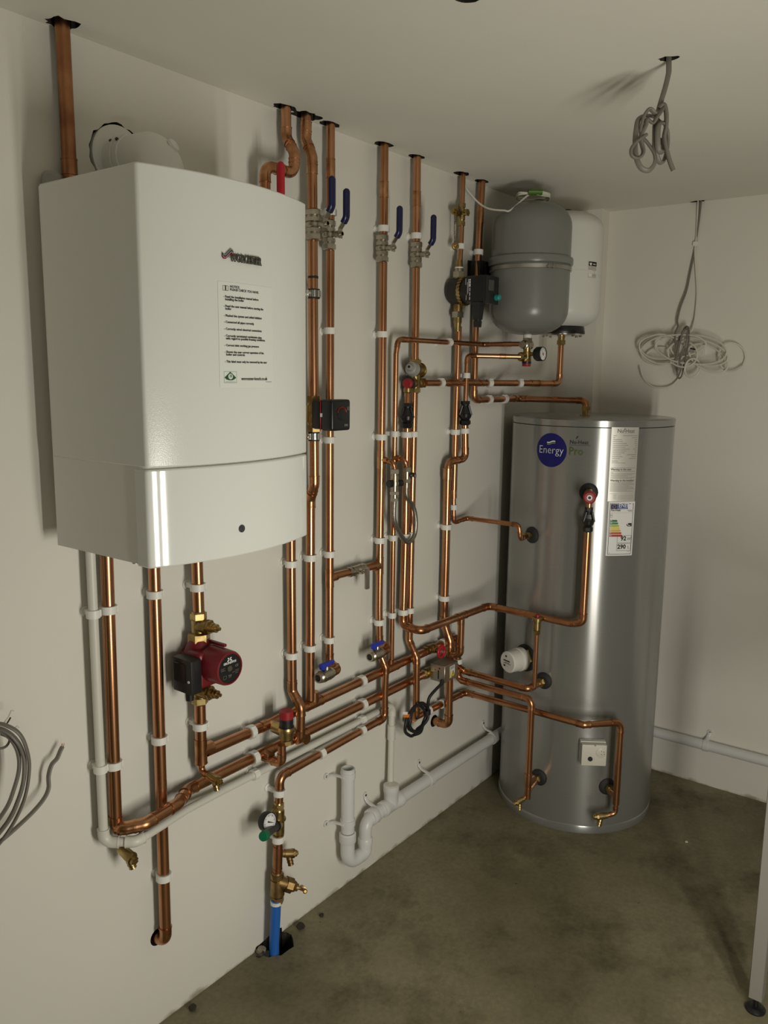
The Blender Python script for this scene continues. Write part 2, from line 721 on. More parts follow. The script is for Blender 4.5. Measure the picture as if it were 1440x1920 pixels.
class Decal:
    """surf(u,v) -> (point, normal); u right 0..1, v down 0..1; w,h size in metres"""

    def __init__(s, surf, w, h):
        s.surf = surf
        s.w = w
        s.h = h

    def P(s, u, v, lift):
        p, n = s.surf(u, v)
        return p + n * lift

    def sheet(s, mb, u0, v0, u1, v1, lift=0.0006, nu=12, nv=2, th=0.0006):
        vs = []
        fs = []
        for j in range(nv + 1):
            for i in range(nu + 1):
                vs.append(s.P(u0 + (u1 - u0) * i / nu, v0 + (v1 - v0) * j / nv, lift))
        for j in range(nv):
            for i in range(nu):
                a = j * (nu + 1) + i
                fs.append((a, a + 1, a + nu + 2, a + nu + 1))
        n = len(vs)
        mb.add(vs, fs)
        return mb

    def poly(s, mb, pts, lift=0.0012):
        mb.add([s.P(u, v, lift) for u, v in pts], [tuple(range(len(pts)))])
        return mb

    def disc(s, mb, u, v, r, lift=0.0012, n=28, ry=None):
        # fan in rings so it bends with the surface
        vs = [s.P(u, v, lift)]
        fs = []
        rings = 4
        for j in range(1, rings + 1):
            for k in range(n):
                q = 2 * PI * k / n
                vs.append(s.P(u + math.cos(q) * r * j / rings / s.w, v + math.sin(q) * (ry or r) * j / rings / s.h, lift))
        for k in range(n):
            fs.append((0, 1 + k, 1 + (k + 1) % n))
        for j in range(rings - 1):
            for k in range(n):
                a = 1 + j * n
                fs.append((a + k, a + n + k, a + n + (k + 1) % n, a + (k + 1) % n))
        mb.add(vs, fs)
        return mb

    def line(s, mb, u0, u1, v, t, lift=0.0012):
        return s.sheet(mb, u0, v - t / 2, u1, v + t / 2, lift, 6, 1)

    def frame(s, mb, u0, v0, u1, v1, t, lift=0.0012):
        tu = t / s.w
        tv = t / s.h
        s.sheet(mb, u0, v0, u1, v0 + tv, lift, 8, 1)
        s.sheet(mb, u0, v1 - tv, u1, v1, lift, 8, 1)
        s.sheet(mb, u0, v0, u0 + tu, v1, lift, 1, 1)
        s.sheet(mb, u1 - tu, v0, u1, v1, lift, 1, 1)
        return mb

    def text(s, mb, u, v, size, body, align='LEFT', bold=0.0, squeeze=1.0, lift=0.0014):
        vs, fs = text_mesh(body, size, align, bold, squeeze)
        mb.add([s.P(u + x / s.w, v - y / s.h, lift) for x, y in vs], fs)
        return mb


def planar(o, ex, ey, w, h):
    """decal surface on a flat face: o top-left, ex right, ey down"""
    ex = Vector(ex).normalized()
    ey = Vector(ey).normalized()
    n = ey.cross(ex).normalized()
    o = Vector(o)
    return Decal(lambda u, v: (o + ex * (u * w) + ey * (v * h), n), w, h)

# ================================================================== the room
H = 2.4
XB = 3.455           # face of the far wall
YF = -4.4
XR = -2.6


def irregular(c, r, n=22, jit=0.18, axis='z', sx=1.0, sy=1.0):
    pts = []
    for k in range(n):
        q = 2 * PI * k / n
        rr = r * (1 + random.uniform(-jit, jit))
        if axis == 'z':
            pts.append(V((c[0] + math.cos(q) * rr * sx, c[1] + math.sin(q) * rr * sy, c[2])))
        else:
            pts.append(V((c[0] + math.cos(q) * rr * sx, c[1], c[2] + math.sin(q) * rr * sy)))
    return pts


def slab(name, lo, hi, m, cutters=()):
    b = MB()
    c = [(lo[i] + hi[i]) / 2 for i in range(3)]
    s = [hi[i] - lo[i] for i in range(3)]
    b.box(c, s)
    ob = b.build(name, m)
    for cm in cutters:
        co = cm.build('cutter', HOLE_SHADE)
        md = ob.modifiers.new('b', 'BOOLEAN')
        md.operation = 'DIFFERENCE'
        md.solver = 'EXACT'
        md.material_mode = 'TRANSFER'
        md.object = co
    if cutters:
        dg = bpy.context.evaluated_depsgraph_get()
        me = bpy.data.meshes.new_from_object(ob.evaluated_get(dg))
        cs = [md.object for md in ob.modifiers]
        ob.modifiers.clear()
        me.polygons.foreach_set('use_smooth', [False] * len(me.polygons))
        ob.data = me
        for co in cs:
            bpy.data.objects.remove(co)
    return struct(ob)


# ragged holes in the ceiling where the pipes and cables go through
cc = []
for (px, py, r, jit, sx, sy) in ((117, 50, 0.030, .26, 1.15, 1.0), (536, 206, 0.030, .14, 1.25, .75), (577, 217, 0.036, .26, 1.35, .8), (620, 239, 0.029, .10, 1.25, .72),
                               (721, 277, 0.030, .08, 1.25, .75), (782, 299, 0.028, .08, 1.2, .75), (866, 333, 0.032, .16, 1.25, .75), (904, 345, 0.029, .08, 1.2, .75)):
    p = W(px, py, .033)
    cc.append(MB().prism(irregular((p.x, -.030, H - 0.02), r, 20, jit, 'z', sx, sy), (0, 0, 0.09)))
p = ZP(1252, 110, H)
cc.append(MB().prism(irregular((p.x, p.y, H - 0.02), 0.017, 14, .3, 'z', 0.8, 1.2), (0, 0, 0.09)))
p = ZP(1316, 383, H)
cc.append(MB().prism(irregular((XB - 0.010, p.y, H - 0.02), 0.022, 14, .25, 'z', .8, 1.3), (0, 0, 0.09)))
p = ZP(877, -6, H)
cc.append(MB().prism(irregular((p.x, p.y, H - 0.02), 0.026, 24, .04, 'z'), (0, 0, 0.09)))
slab('ceiling', (XR - .1, YF - .1, H), (XB + .1, 0.1, H + 0.12), CEIL, cc)

FLUE = W(222, 285, 0)
FLUE = V((1.172, 0, 2.178))
wc = [MB().prism(irregular((FLUE.x, -0.02, FLUE.z), 0.071, 40, .045, 'y'), (0, 0.09, 0))]
PORT1 = W(311, 1766, .033)
PORT2 = XP(841, 1360, W(832, 1166, .033).x)
for p in (PORT1, PORT2):
    wc.append(MB().lathe(V((p.x, -0.02, p.z)), (0, 1, 0), [(0, 0.0235), (0.09, 0.0235)], 24))
gap = W(506, 1762, 0)
wc.append(MB().prism([V((gap.x + dx, -0.02, z)) for dx, z in ((-.062, -.12), (-.058, .012), (-.018, .016), (.02, .024), (.052, .016), (.06, -.12))], (0, 0.09, 0)))
slab('wall_left', (XR - .1, 0, -0.1), (XB + .1, 0.12, H), WALL, wc)
fc = [MB().prism(irregular((gap.x + .0, -0.012, -0.09), 0.052, 22, .13, 'z', 1.15, 1.25), (0, 0, 0.12))]
slab('floor', (XR - .1, YF - .1, -0.12), (XB + .1, 0.0, 0.0), FLOOR, fc)
slab('wall_back', (XB, YF - .1, -.1), (XB + .1, 0.0, H), WALL)
slab('wall_right', (XR - .1, YF - .1, -.1), (XB + .1, YF, H), WALL)
slab('wall_front', (XR - .1, YF, -.1), (XR, 0, H), WALL)
slab('trim_1', (3.374, -0.193, 0), (XB, 0.0, H), WALL)

# ================================================================== boiler
BX0, BX1 = 0.940, 1.377
BZ0, BZS, BZ1 = 1.346, 1.537, 2.074
BM, BH = (BX0 + BX1) / 2, (BX1 - BX0) / 2


def bf(x):
    t = (x - BM) / BH
    return 0.372 + 0.043 * (1 - t * t)


def BF(px, py):
    d = 0.40
    for _ in range(12):
        p = W(px, py, d)
        d = bf(p.x)
    return W(px, py, d)


def plan(y0, ins=0.0, ext=0.0):
    P = [V((BX0 - ext, -y0, 0)), V((BX0 - ext, -(bf(BX0) - ins), 0))]
    for i in range(1, 16):
        x = BX0 + (BX1 - BX0) * i / 16
        P.append(V((x, -(bf(x) - ins), 0)))
    P += [V((BX1 + ext, -(bf(BX1) - ins), 0)), V((BX1 + ext, -y0, 0))]
    out = [P[0]]
    for i in range(1, len(P) - 1):
        if i in (1, len(P) - 2):
            pp, _ = arc_path([P[i - 1].lerp(P[i], .2) if i == 1 else P[i - 1], P[i], P[i + 1] if i == 1 else P[i].lerp(P[i + 1], .8)], 0.009, 7)
            out += pp[1:-1]
        else:
            out.append(P[i])
    out.append(P[-1])
    return out


boiler = thing('boiler', 'white wall-hung gas boiler with a bowed front panel, left of the copper pipes', 'boiler', (BM, -0.06, BZ0))
b = MB()
b.prism([p + UP * (BZ0 + .004) for p in plan(0.06, 0.012, -.002)], (0, 0, BZ1 - BZ0 - .008))
b.build('casing', BOILERS, boiler, ang=30)
b = MB().prism([p + UP * BZS for p in plan(0.064)], (0, 0, BZ1 - BZS))
ob = b.build('front_panel', BOILERW, boiler, ang=30)
md = ob.modifiers.new('bev', 'BEVEL')
md.width = 0.003
md.segments = 2
md.limit_method = 'ANGLE'
md.angle_limit = math.radians(60)
# the side below the seam: casing side plus a flap that wraps the corner
b = MB().prism([p + UP * BZ0 for p in plan(0.335, 0.0, 0.0008)], (0, 0, BZS - .0035 - BZ0))
flap = b.build('lower_flap', BOILERF, boiler, ang=30)
md = flap.modifiers.new('bev', 'BEVEL')
md.width = 0.0035
md.segments = 2
md.limit_method = 'ANGLE'
md.angle_limit = math.radians(60)
for x in (BX0 + .19, BX1 - .12):
    MB().box((x, -.0305, 1.71), (.03, .0595, .66)).build('wall_bracket', STEELBOX, boiler)
for x in (BX0 + .02, BX0 + .17, BX1 - .05):
    MB().lathe((x, -.3, BZ0 + .003), (0, 0, -1), [(0, .006), (.006, .006)], 10).build('base_screw', STEELBOX, boiler)
# lock button on the flap
p = BF(453, 991)
b = MB().lathe(p + V((0, .004, 0)), OUT, [(0, .0078), (.006, .0078), (.008, .0055)], 20)
b.build('lock_button', mat('button_grey', (.05, .05, .06), .35), boiler)


def bsurf(x, z):
    e = 0.002
    t = V((2 * e, -(bf(x + e) - bf(x - e)), 0))
    n = V((t.y, -t.x, 0)).normalized()
    return V((x, -bf(x), z)), n


c0, c1, c2, c3 = BF(405, 530), BF(507, 536), BF(415, 730), BF(513, 723)
ux0, ux1 = (c0.x + c2.x) / 2, (c1.x + c3.x) / 2
vz0, vz1 = (c0.z + c1.z) / 2, (c2.z + c3.z) / 2
dn = Decal(lambda u, v: bsurf(ux0 + (ux1 - ux0) * u, vz0 + (vz1 - vz0) * v), ux1 - ux0, vz0 - vz1)
note = dn.sheet(MB(), 0, 0, 1, 1, .0005, 14, 2).build('notice_label', CLEARLABEL, boiler)
b = MB()
dn.frame(b, .075, .035, .165, .082, .0006)
dn.text(b, .12, .074, .0115, 'i', 'CENTER', .0007)
dn.text(b, .19, .050, .0062, 'NOTICE:', 'LEFT', .00012)
dn.text(b, .19, .078, .0062, 'PLEASE CHECK YOU HAVE:', 'LEFT', .00012)
lines = [(.147, '- Read the installation manual before'), (.172, '  installing the boiler'), (.235, '- Read the user manual before starting the'), (.260, '  boiler'), (.325, '- Flushed the system and added inhibitor'), (.385, '- Connected all pipes correctly'),
         (.450, '- Correctly wired electrical connections'), (.515, '- Correctly terminated condensate pipe,'), (.540, '  with regard to possible freezing conditions'), (.605, '- Correct inlet working gas pressure'), (.668, '- Shown the user correct operation of the'), (.693, '  boiler and controls'), (.760, '- This label must only be removed by the user')]
for v, s in lines:
    dn.text(b, .085, v, .0060, s, 'LEFT', .00016)
dn.text(b, .36, .928, .0088, 'worcester-bosch.co.uk', 'LEFT', .00016, .9)
dn.line(b, .84, .97, .945, .003)
b.build('lettering', INK, note)
b = MB()
dn.poly(b, [(.15, .862), (.17, .848), (.20, .862), (.27, .905), (.235, .922), (.20, .930), (.15, .930), (.105, .922), (.075, .905)][::-1], .0012)
b.build('green_mark', INKG, note)
b = MB()
dn.disc(b, .172, .893, .0055, .0018, 20)
b.build('mark_centre', CLEARLABEL, note)
b = MB()
dn.text(b, .172, .902, .008, '10', 'CENTER', .0002, .8, .0022)
dn.line(b, .085, .26, .945, .0016)
dn.frame(b, .068, .846, .28, .955, .0003)
b.build('mark_lettering', INKG, note)
# raised badge: swoosh and name
q0, q1 = BF(430.5, 487), BF(480, 494)
bw = q1.x - q0.x
db = Decal(lambda u, v: bsurf(q0.x + u * bw, q0.z - v * .02), bw, .02)
b = MB()
db.text(b, 0.0, .12, .0205, 'WORCESTER', 'LEFT', .0007, .66, .0035)
vs0 = list(b.v)
bt = b.build('badge', mat('badge_grey', (.12, .115, .10), .35, .6), boiler)
md = bt.modifiers.new('s', 'SOLIDIFY')
md.thickness = 0.003
md.offset = 0


def swoosh(off, th, m, nm):
    b = MB()
    up, lo = [], []
    for px, py in ((415, 476), (417.5, 480), (421, 480.5), (426, 475), (431, 470), (434, 471.5), (435.5, 476)):
        a = BF(px, py + off)
        c = BF(px, py + off + th)
        pa, n = bsurf(a.x, a.z)
        pc, _ = bsurf(c.x, c.z)
        up.append(pa + n * .003)
        lo.append(pc + n * .003)
    n = len(up)
    b.add(up + lo, [(i, i + 1, n + i + 1, n + i) for i in range(n - 1)])
    o = b.build(nm, m, boiler)
    md = o.modifiers.new('s', 'SOLIDIFY')
    md.thickness = .003
    md.offset = 0


swoosh(-3.2, 2.6, mat('emblem_grey', (.30, .31, .32), .4, .4), 'emblem_stroke')
swoosh(-1.0, 2.8, mat('emblem_navy', (.012, .016, .05), .35), 'emblem_stroke')
swoosh(1.9, 1.0, mat('emblem_white', (.7, .7, .68), .4), 'emblem_stroke')
swoosh(2.7, 2.4, mat('emblem_red', (.30, .02, .025), .4), 'emblem_stroke')
b = MB()
a = [BF(*q) for q in ((424, 482.5), (433, 474.5), (435.5, 484))]
b.add([bsurf(q.x, q.z)[0] + bsurf(q.x, q.z)[1] * .002 for q in a], [(0, 1, 2)])
b.build('emblem_wedge', mat('emblem_silver', (.42, .42, .41), .4, .5), boiler)

# flue
fl = thing('flue_pipe', 'white plastic flue bend leaving the top of the boiler through a ragged wall hole', 'flue', (FLUE.x, -0.2, 2.07))
MB().lathe(V((FLUE.x, 0.012, FLUE.z)), OUT, [(0, .067), (.016, .067), (.0185, .064)], 40).build('wall_plate', FLUEW, fl)
pth, _ = arc_path([V((FLUE.x, 0, FLUE.z - .010)), V((FLUE.x, -.150, FLUE.z - .010)), V((FLUE.x, -.150, 2.06))], 0.060, 12)
rr = .047
MB().tube(pth, rr, 32).build('flue_bend', FLUEW, fl)
b = MB()
b.ring(V((FLUE.x, -.030, FLUE.z - .010)), OUT, .043, .0515, .020, 36)
b.ring(V((FLUE.x, -.052, FLUE.z - .010)), OUT, .043, .0495, .016, 36)
b.build('collar', FLUEW, fl)
b = MB()
for dy in (.030, .052):
    b.lathe(V((FLUE.x - .038, -dy, FLUE.z + .022)), V((-.8, 0, .6)), [(0, .004), (.004, .003)], 8)
b.build('screw', BLACKP, fl)
b = MB()
fcn_ = V((0.30, -.78, .55)).normalized()
fc0 = V((FLUE.x, -.136, FLUE.z - .022)) + fcn_ * .0475
b.lathe(fc0 - fcn_ * .004, fcn_, [(0, .014), (.0065, .014), (.0075, .0125), (.0055, .0115), (.0055, .0)], 24, cap=False)
b.build('test_point_cap', FLUEW, fl)

# ================================================================== tank
tank = thing('hot_water_cylinder', 'tall silver hot water cylinder standing on the floor in the far corner', 'water tank', (TANK.x, TANK.y, 0))
ZT = 1.566
MB().lathe(TANK, UP, [(.032, TR), (1.537, TR)], 96).build('jacket', BRUSHED, tank)
MB().lathe(TANK, UP, [(1.537, TR - .005), (1.5405, TR + .0005), (ZT - .004, TR + .002), (ZT, TR - .003), (ZT + .001, TR - .02)], 96).build('top_lid', BRUSHED, tank)
MB().lathe(TANK, UP, [(0, TR + .001), (.026, TR + .003), (.031, TR), (.033, TR - .003)], 96).build('base_rim', BRUSHED, tank)


def tsurf(th, z, r=TR):
    n = V((math.cos(th), math.sin(th), 0))
    return V((TANK.x + n.x * r, TANK.y + n.y * r, z)), n


def tth(px, py):
    p = CY(px, py)
    return math.atan2(p.y - TANK.y, p.x - TANK.x), p.z


def tdecal(px0, py0, px1, py1, px2, py2):
    """top-left, top-right, bottom-left pixels of a label on the tank"""
    a, za = tth(px0, py0)
    b_, zb = tth(px1, py1)
    c, zc = tth(px2, py2)
    while b_ < a:
        b_ += 2 * PI
    return Decal(lambda u, v: tsurf(a + (b_ - a) * u, za + (zc - za) * v), (b_ - a) * TR, za - zc)


# round badge and name
a0, z0 = tth(1033, 844)
dc = Decal(lambda u, v: tsurf(a0 + u, z0 - v), TR, 1.0)
r_b = abs(tth(1033, 812)[1] - z0)
badge = dc.disc(MB(), 0, 0, r_b * 1.0, .0008, 40).build('round_badge', INKNAVY, tank)
b = MB()
dc.text(b, 0, .012, .040, 'Energy', 'CENTER', -.0006, .92, .0022)
pts = []
for i in range(9):
    t = i / 8
    pts.append((t, math.sin(t * 2 * PI) * .10 - t * .25))
for k, (dy, th) in enumerate(((-.030, .0042),)):
    q = [(-.016 / TR + t * .033 / TR, dy - w * -.018) for t, w in pts]
    dc.add = None
    vs = [dc.P(u, v, .0024) for u, v in q] + [dc.P(u, v + th, .0024) for u, v in q]
    b.add(vs, [(i, i + 1, 9 + i + 1, 9 + i) for i in range(8)])
b.build('badge_lettering', INKW, badge)
b = MB()
q = [(-.016 / TR + t * .033 / TR, -.0235 + w * .018) for t, w in pts]
b.add([dc.P(u, v, .0024) for u, v in q] + [dc.P(u, v + .0040, .0024) for u, v in q], [(i, i + 1, 9 + i + 1, 9 + i) for i in range(8)])
b.build('badge_leaf', mat('leaf_green', (.17, .25, .12), .5), badge)
ap, zp = tth(1066, 852)
dp = Decal(lambda u, v: tsurf(ap + u, zp - v), TR, 1.0)
b = MB()
dp.text(b, 0, 0, .039, 'Pro', 'LEFT', .0005, .92, .0010)
b.build('logo_lettering', INKLIME, tank)
b = MB()
dp.text(b, .002 / TR, -.0385, .0195, 'Nu-Heat', 'LEFT', .0003, .95, .0010)
dp.line(b, 0, .076 / TR, -.034, .0009)
an = .0225 / TR
dp.poly(b, [(an, -.057), (an + .004 / TR, -.057), (an + .011 / TR, -.066), (an + .006 / TR, -.066)], .001)
b.build('logo_name', INK, tank)

# data plate
dl = tdecal(1147, 801, 1198, 801, 1139, 940)
plate = dl.sheet(MB(), 0, 0, 1, 1, .0008, 14, 3).build('data_label', SILVERLABEL, tank)
b = MB()
dl.text(b, .52, .072, .0190, 'Nu-Heat', 'CENTER', .0003, .95)
dl.poly(b, [(.42, .045), (.455, .045), (.50, .012), (.46, .012)], .0012)
dl.line(b, .28, .80, .083, .0012)
rows = [(.12, .10, .55), (.07, .25, .22), (.31, .10, .1), (.35, .10, .1), (.50, .10, .1), (.55, .10, .08), (.45, .10, .08), (.62, .13, .15), (.50, .10, .08), (.44, .10, .08), (.31, .10, .36), (.36, .10, .18), (.27, .10, .28)]
for i, (l, _, rr_) in enumerate(rows):
    v = .113 + i * .0255
    dl.line(b, .07, .07 + l, v, .0052)
    dl.line(b, .96 - rr_, .96, v - .001, .0052)
for i, l in enumerate((.2, .22, .5)):
    dl.line(b, .07, .07 + l, .445 + i * .016, .0038)
dl.line(b, .05, .97, .545, .0035)
dl.text(b, .05, .577, .0094, 'Warning to the user:', 'LEFT', .0004, .95)
for i, l in enumerate((.9, .1, .9, .8, .62, .9, .8)):
    dl.line(b, .05, .05 + l, .594 + i * .0155, .0042)
dl.text(b, .05, .727, .0094, 'Warning to the installer:', 'LEFT', .0004, .95)
for i, l in enumerate((.82, .88, .9, .7, .86, .88, .9, .62, .88)):
    dl.line(b, .05, .05 + l, .745 + i * .0145, .0042)
dl.line(b, .05, .32, .896, .003)
for i in range(4):
    dl.line(b, .18, .30, .915 + i * .016, .003)
    dl.line(b, .34, .95, .918 + i * .016, .0015)
b.build('print', INKGREY, plate)
# energy label
de = tdecal(1141, 940.5, 1190.5, 940.5, 1132.5, 1042)
el = de.sheet(MB(), 0, 0, 1, 1, .0010, 14, 3).build('energy_label', mat('energy_paper', (.78, .78, .76), .4), tank)
b = MB()
de.frame(b, .06, .035, .945, .975, .0016)
de.line(b, .10, .92, .205, .0016)
de.text(b, .10, .172, .0110, 'Nu-Heat', 'LEFT', .0003, .9)
de.line(b, .70, .91, .160, .006)
de.line(b, .75, .91, .178, .006)
de.text(b, .73, .715, .0215, '92', 'RIGHT', .0008)
de.text(b, .76, .715, .0150, 'W', 'LEFT')
de.text(b, .73, .868, .0215, '290', 'RIGHT', .0008)
de.text(b, .80, .868, .0150, 'L', 'LEFT')
de.frame(b, .385, .625, .93, .760, .0010)
de.frame(b, .385, .775, .93, .905, .0010)
de.poly(b, [(.70, .428), (.76, .398), (.91, .398), (.91, .458), (.76, .458)][::-1], .0016)
de.line(b, .77, .90, .925, .005)
de.line(b, .10, .155, .945, .004)
de.frame(b, .085, .225, .165, .295, .0006)
de.line(b, .098, .152, .255, .008)
b.build('energy_print', INK, el)
b = MB()
de.sheet(b, .09, .048, .335, .135, .0016, 5, 1)
b.build('flag_panel', mat('flag_indigo', (.012, .01, .11), .5), el)
b = MB()
de.sheet(b, .345, .048, .915, .135, .0016, 8, 1)
b.build('title_panel', INKEU, el)
b = MB()
de.text(b, .37, .103, .0200, 'ENERG', 'LEFT', .0002, .88, .0022)
for u in (.765, .855):
    for v in (.070, .112):
        de.disc(b, u, v, .0055, .0022, 14)
for i, c in enumerate('ABCDEFG'):
    de.text(b, .135, .357 + i * .0455, .0088, c, 'CENTER', .0001, 1, .0026)
de.text(b, .79, .444, .0185, 'C', 'CENTER', .0003, 1, .0026)
de.line(b, .37, .68, .122, .005, .0022)
b.build('title_lettering', INKW, el)
b = MB()
for k in range(12):
    q = 2 * PI * k / 12
    de.disc(b, .212 + math.cos(q) * .055, .0915 + math.sin(q) * .025, .0012, .0022, 5)
b.build('flag_stars', mat('star_gold', (.35, .28, .12), .5), el)
for i in range(7):
    v = .335 + i * .0455
    L = .33 + i * .036
    b = MB()
    de.sheet(b, .095, v, L, v + .036, .0016, 5, 1)
    de.poly(b, [(L, v), (L + .035, v + .018), (L, v + .036)][::-1], .0016)
    b.build('class_arrow', BANDS[i], el)


def port(px, py, rosette=.036, nut=.018, length=.05, mats=True):
    """a connection stub out of the tank: rubber rosette and threaded nut"""
    p = CY(px, py)
    n = V((p.x - TANK.x, p.y - TANK.y, 0)).normalized()
    MB().lathe(p - n * .004, n, [(0, rosette), (.008, rosette), (.014, rosette * .8), (.016, nut * 1.25)], 30).build('rosette', RUBBER, tank)
    b = MB().stack(p + n * .010, n, [(.010, nut * .95, nut * .95), (.016, nut * 1.1, nut * 1.1, 6), (.008, nut * .9, nut * .85)], 20)
    b.build('union_nut', BRASS, tank)
    return p, n


P_B13 = port(998, 1003, .031, .013)
P_BB = port(1020, 1276, .032, .016)
P_BC = port(1011, 1457, .032, .016)
P_BD = port(1138, 1474, .032, .016)
P_TP = port(1104, 923, .033, .016)
# immersion heater cap
p = CY(986, 1233)
n = V((p.x - TANK.x, p.y - TANK.y, 0)).normalized()
MB().lathe(p - n * .006, n, [(0, .052), (.012, .052), (.015, .047)], 36).build('heater_gasket', RUBBER, tank)
MB().stack(p + n * .008, n, [(.014, .046, .046, 6), (.006, .044, .044)], 36).build('heater_flange', BRASS, tank)
cap = MB().lathe(p + n * .022, n, [(0, .0445), (.022, .0445), (.024, .042), (.070, .041), (.074, .037), (.0745, .0)], 40, cap=False).build('heater_cap', mat('heater_cap_white', (.72, .70, .64), .45), tank)
side = n.cross(UP).normalized()
if side.dot(CR) < 0:
    side = -side
fc_ = p + n * .0970
df = planar(fc_ - side * .035 + UP * .035, side, -UP, .07, .07)
b = MB()
df.line(b, .24, .72, .42, .065)
for u0, u1, v in ((.36, .66, .52), (.22, .48, .57), (.52, .80, .57)):
    df.line(b, u0, u1, v, .022)
df.line(b, .22, .80, .62, .0015)
df.line(b, .26, .38, .71, .10)
df.line(b, .44, .66, .72, .006)
df.line(b, .26, .80, .80, .0015)
df.disc(b, .42, .18, .0042, .001, 14)
b.build('cap_print', INK, cap)
# control box low on the jacket
p = CY(1109, 1405)
n = V((p.x - TANK.x, p.y - TANK.y, 0)).normalized()
s_ = n.cross(UP).normalized()
if s_.dot(CR) < 0:
    s_ = -s_
bx = MB().box(p + n * .012, (.094, .026, .086), (s_, n, UP), .004, 2).build('control_box', PVCO, tank)
MB().box(p + n * .036 - UP * .001, (.091, .026, .082), (s_, n, UP), .004, 2).build('box_cover', mat('box_cream', (.66, .63, .55), .45), bx)
fcn = p + n * .0495
MB().lathe(fcn - s_ * .014 - UP * .014, n, [(0, .0085), (.004, .0085), (.006, .007)], 24).build('reset_button', BLACKP, bx)
b = MB().lathe(fcn + s_ * .024 + UP * .010 - n * .002, n, [(0, .0185), (.003, .0185), (.004, .0165), (.004, .0)], 30, cap=False)
b.build('dial', mat('dial_cream', (.64, .61, .53), .4), bx)
b = MB()
for dx, dz in ((0, .007), (.008, .005), (.010, -.004), (0, -.005)):
    b.lathe(fcn + s_ * (.026 + dx) + UP * (.010 + dz) + n * .0015, n, [(0, .0016), (.001, .0016)], 8)
MB_screws = b.build('dial_holes', INK, bx)
b = MB().lathe(p + n * .0485 + s_ * .002 + UP * .038, n, [(0, .0035), (.002, .003)], 10)
b.build('cover_screw', GREYP, bx)

# ================================================================== pipe runs
D0 = 0.033
r28, r22, r15 = .0148, .0123, .0086
ZC = H + 0.035


def top(px, py, d=D0):
    """start of a riser in its ceiling hole"""
    p = W(px, py, d)
    return V((p.x, -d, ZC))


def under(px, py, z, d=D0):
    p = W(px, py, d)
    return V((p.x, -d, z))


# riser at the far left, above the boiler
run('copper_pipe', 'tarnished copper riser left of the white flue, from ceiling to boiler top', r28,
    [top(117, 52, .026), (131.5, 340, .026)], couplings=[(129.5, 311, .03)], m=COPPER_OLD, fm=COPPER_OLD)
p = W(97, 340, .024)
b = MB().lathe(V((p.x, -.024, p.z)), UP, [(-.06, .019), (.012, .019), (.018, .014)], 20)
tag(b.build('conduit_stub', GREYP, loc=p), 'grey capped conduit stub peeping over the back left edge of the boiler', 'conduit')

run('condensate_pipe', 'white plastic condensate pipe dropping from the boiler then climbing right along the wall', .0108,
    [under(170, 1045, 1.36), (195, 1579, D0), (255, 1578, .088), (273, 1567, .086), (350, 1518, .050), (420, 1481, .026), (735, 1322, .024), (731.5, 1490, .034)],
    clips=[(174, 1146), (187, 1440), (479, 1453), (678, 1351)], m=PVCO, fm=PVCO, fr=.0138, R=.022, couplings=[(732, 1372, .05)], nofit=(3, 4, 5))

run('copper_pipe', 'copper pipe beside the white condensate pipe, bridging over another pipe then climbing right', r28,
    [under(203, 1100, 1.37), (217.5, 1550, D0), lambda q: V((q.x + .006, -.055, q.z)), (272, 1545, .081), (334, 1507, .078), (352, 1481, D0), (796, 1264, D0)],
    clips=[(203, 1141), (213, 1430), (479, 1427), (677, 1321)], tees=[(493, 1419, OUT, r22), (560, 1382, OUT, r28)], R=.026)
run('copper_pipe', 'copper pipe from the boiler corner straight down into the wall near the floor', r28,
    [under(290, 1090, 1.37), (311, 1766, D0), lambda q: V((q.x, .06, q.z))],
    clips=[(291, 1119), (299, 1391), (307, 1647)], R=.026)
run('copper_pipe', 'short copper pipe between the boiler underside and the maroon pump', r28,
    [under(369, 1080, 1.37, .045), (372.5, 1146, .045)], clips=[(371, 1101)])
run('copper_pipe', 'copper pipe below the maroon pump ending in a tee', r28,
    [(374.5, 1308, .045), (377.3, 1428, .045)], clips=[(375.5, 1360)], tees=[(377, 1408, V((1, 0, 0)), r28)])
run('drain_tail', 'thin copper drain elbow under the tee below the maroon pump', r15,
    [(377, 1426, .045), (378, 1447, .045), ('x', 392, 1454)], R=.016)
run('copper_pipe', 'upper of the long copper pipes climbing right from the tee under the maroon pump', r28,
    [(386, 1409, .044), (470, 1372.5, D0), (800, 1221, D0)], clips=[(473, 1371), (679, 1275)], tees=[(503, 1357, OUT, r22), (585, 1319, UP, r28), (734, 1251, UP, r15)], nofit=(1,))

# ---- risers past the right edge of the boiler
x545 = W(547, 1200, D0).x
pA = W(551, 326, .072)
pB = W(497, 318, .072)
run('copper_pipe', 'leftmost ceiling pipe beside the boiler, double bent, looping behind the boiler top', r22 * 1.08,
    [top(536, 207), (537, 258, D0), (552, 287, .072), lambda q: V((pA.x, q.y, pA.z)), lambda q: V((pB.x, q.y, pA.z)), lambda q: V((q.x, q.y, 1.80)), V((x545, -D0, 1.68)), (546, 1080, D0), (548, 1296, D0), ('x', 564, 1326), ('x', 563, 1386), (554, 1387, D0)],
    clips=[(546, 1056), (547, 1227)], couplings=[(548, 1286, .03)], R=.024, nofit=(5, 6))
run('copper_pipe', 'copper ceiling pipe hugging the right edge of the boiler, with the black actuator on it', r22 * 1.12,
    [top(575, 218), (573.5, 262, D0), ('x', 585, 293), ('x', 589.5, 908), (582, 936, D0), (581.5, 1312, D0)],
    clips=[(579, 1048), (580.5, 1216)], couplings=[(573, 240, .03), (585.5, 316, .03)], R=.024)
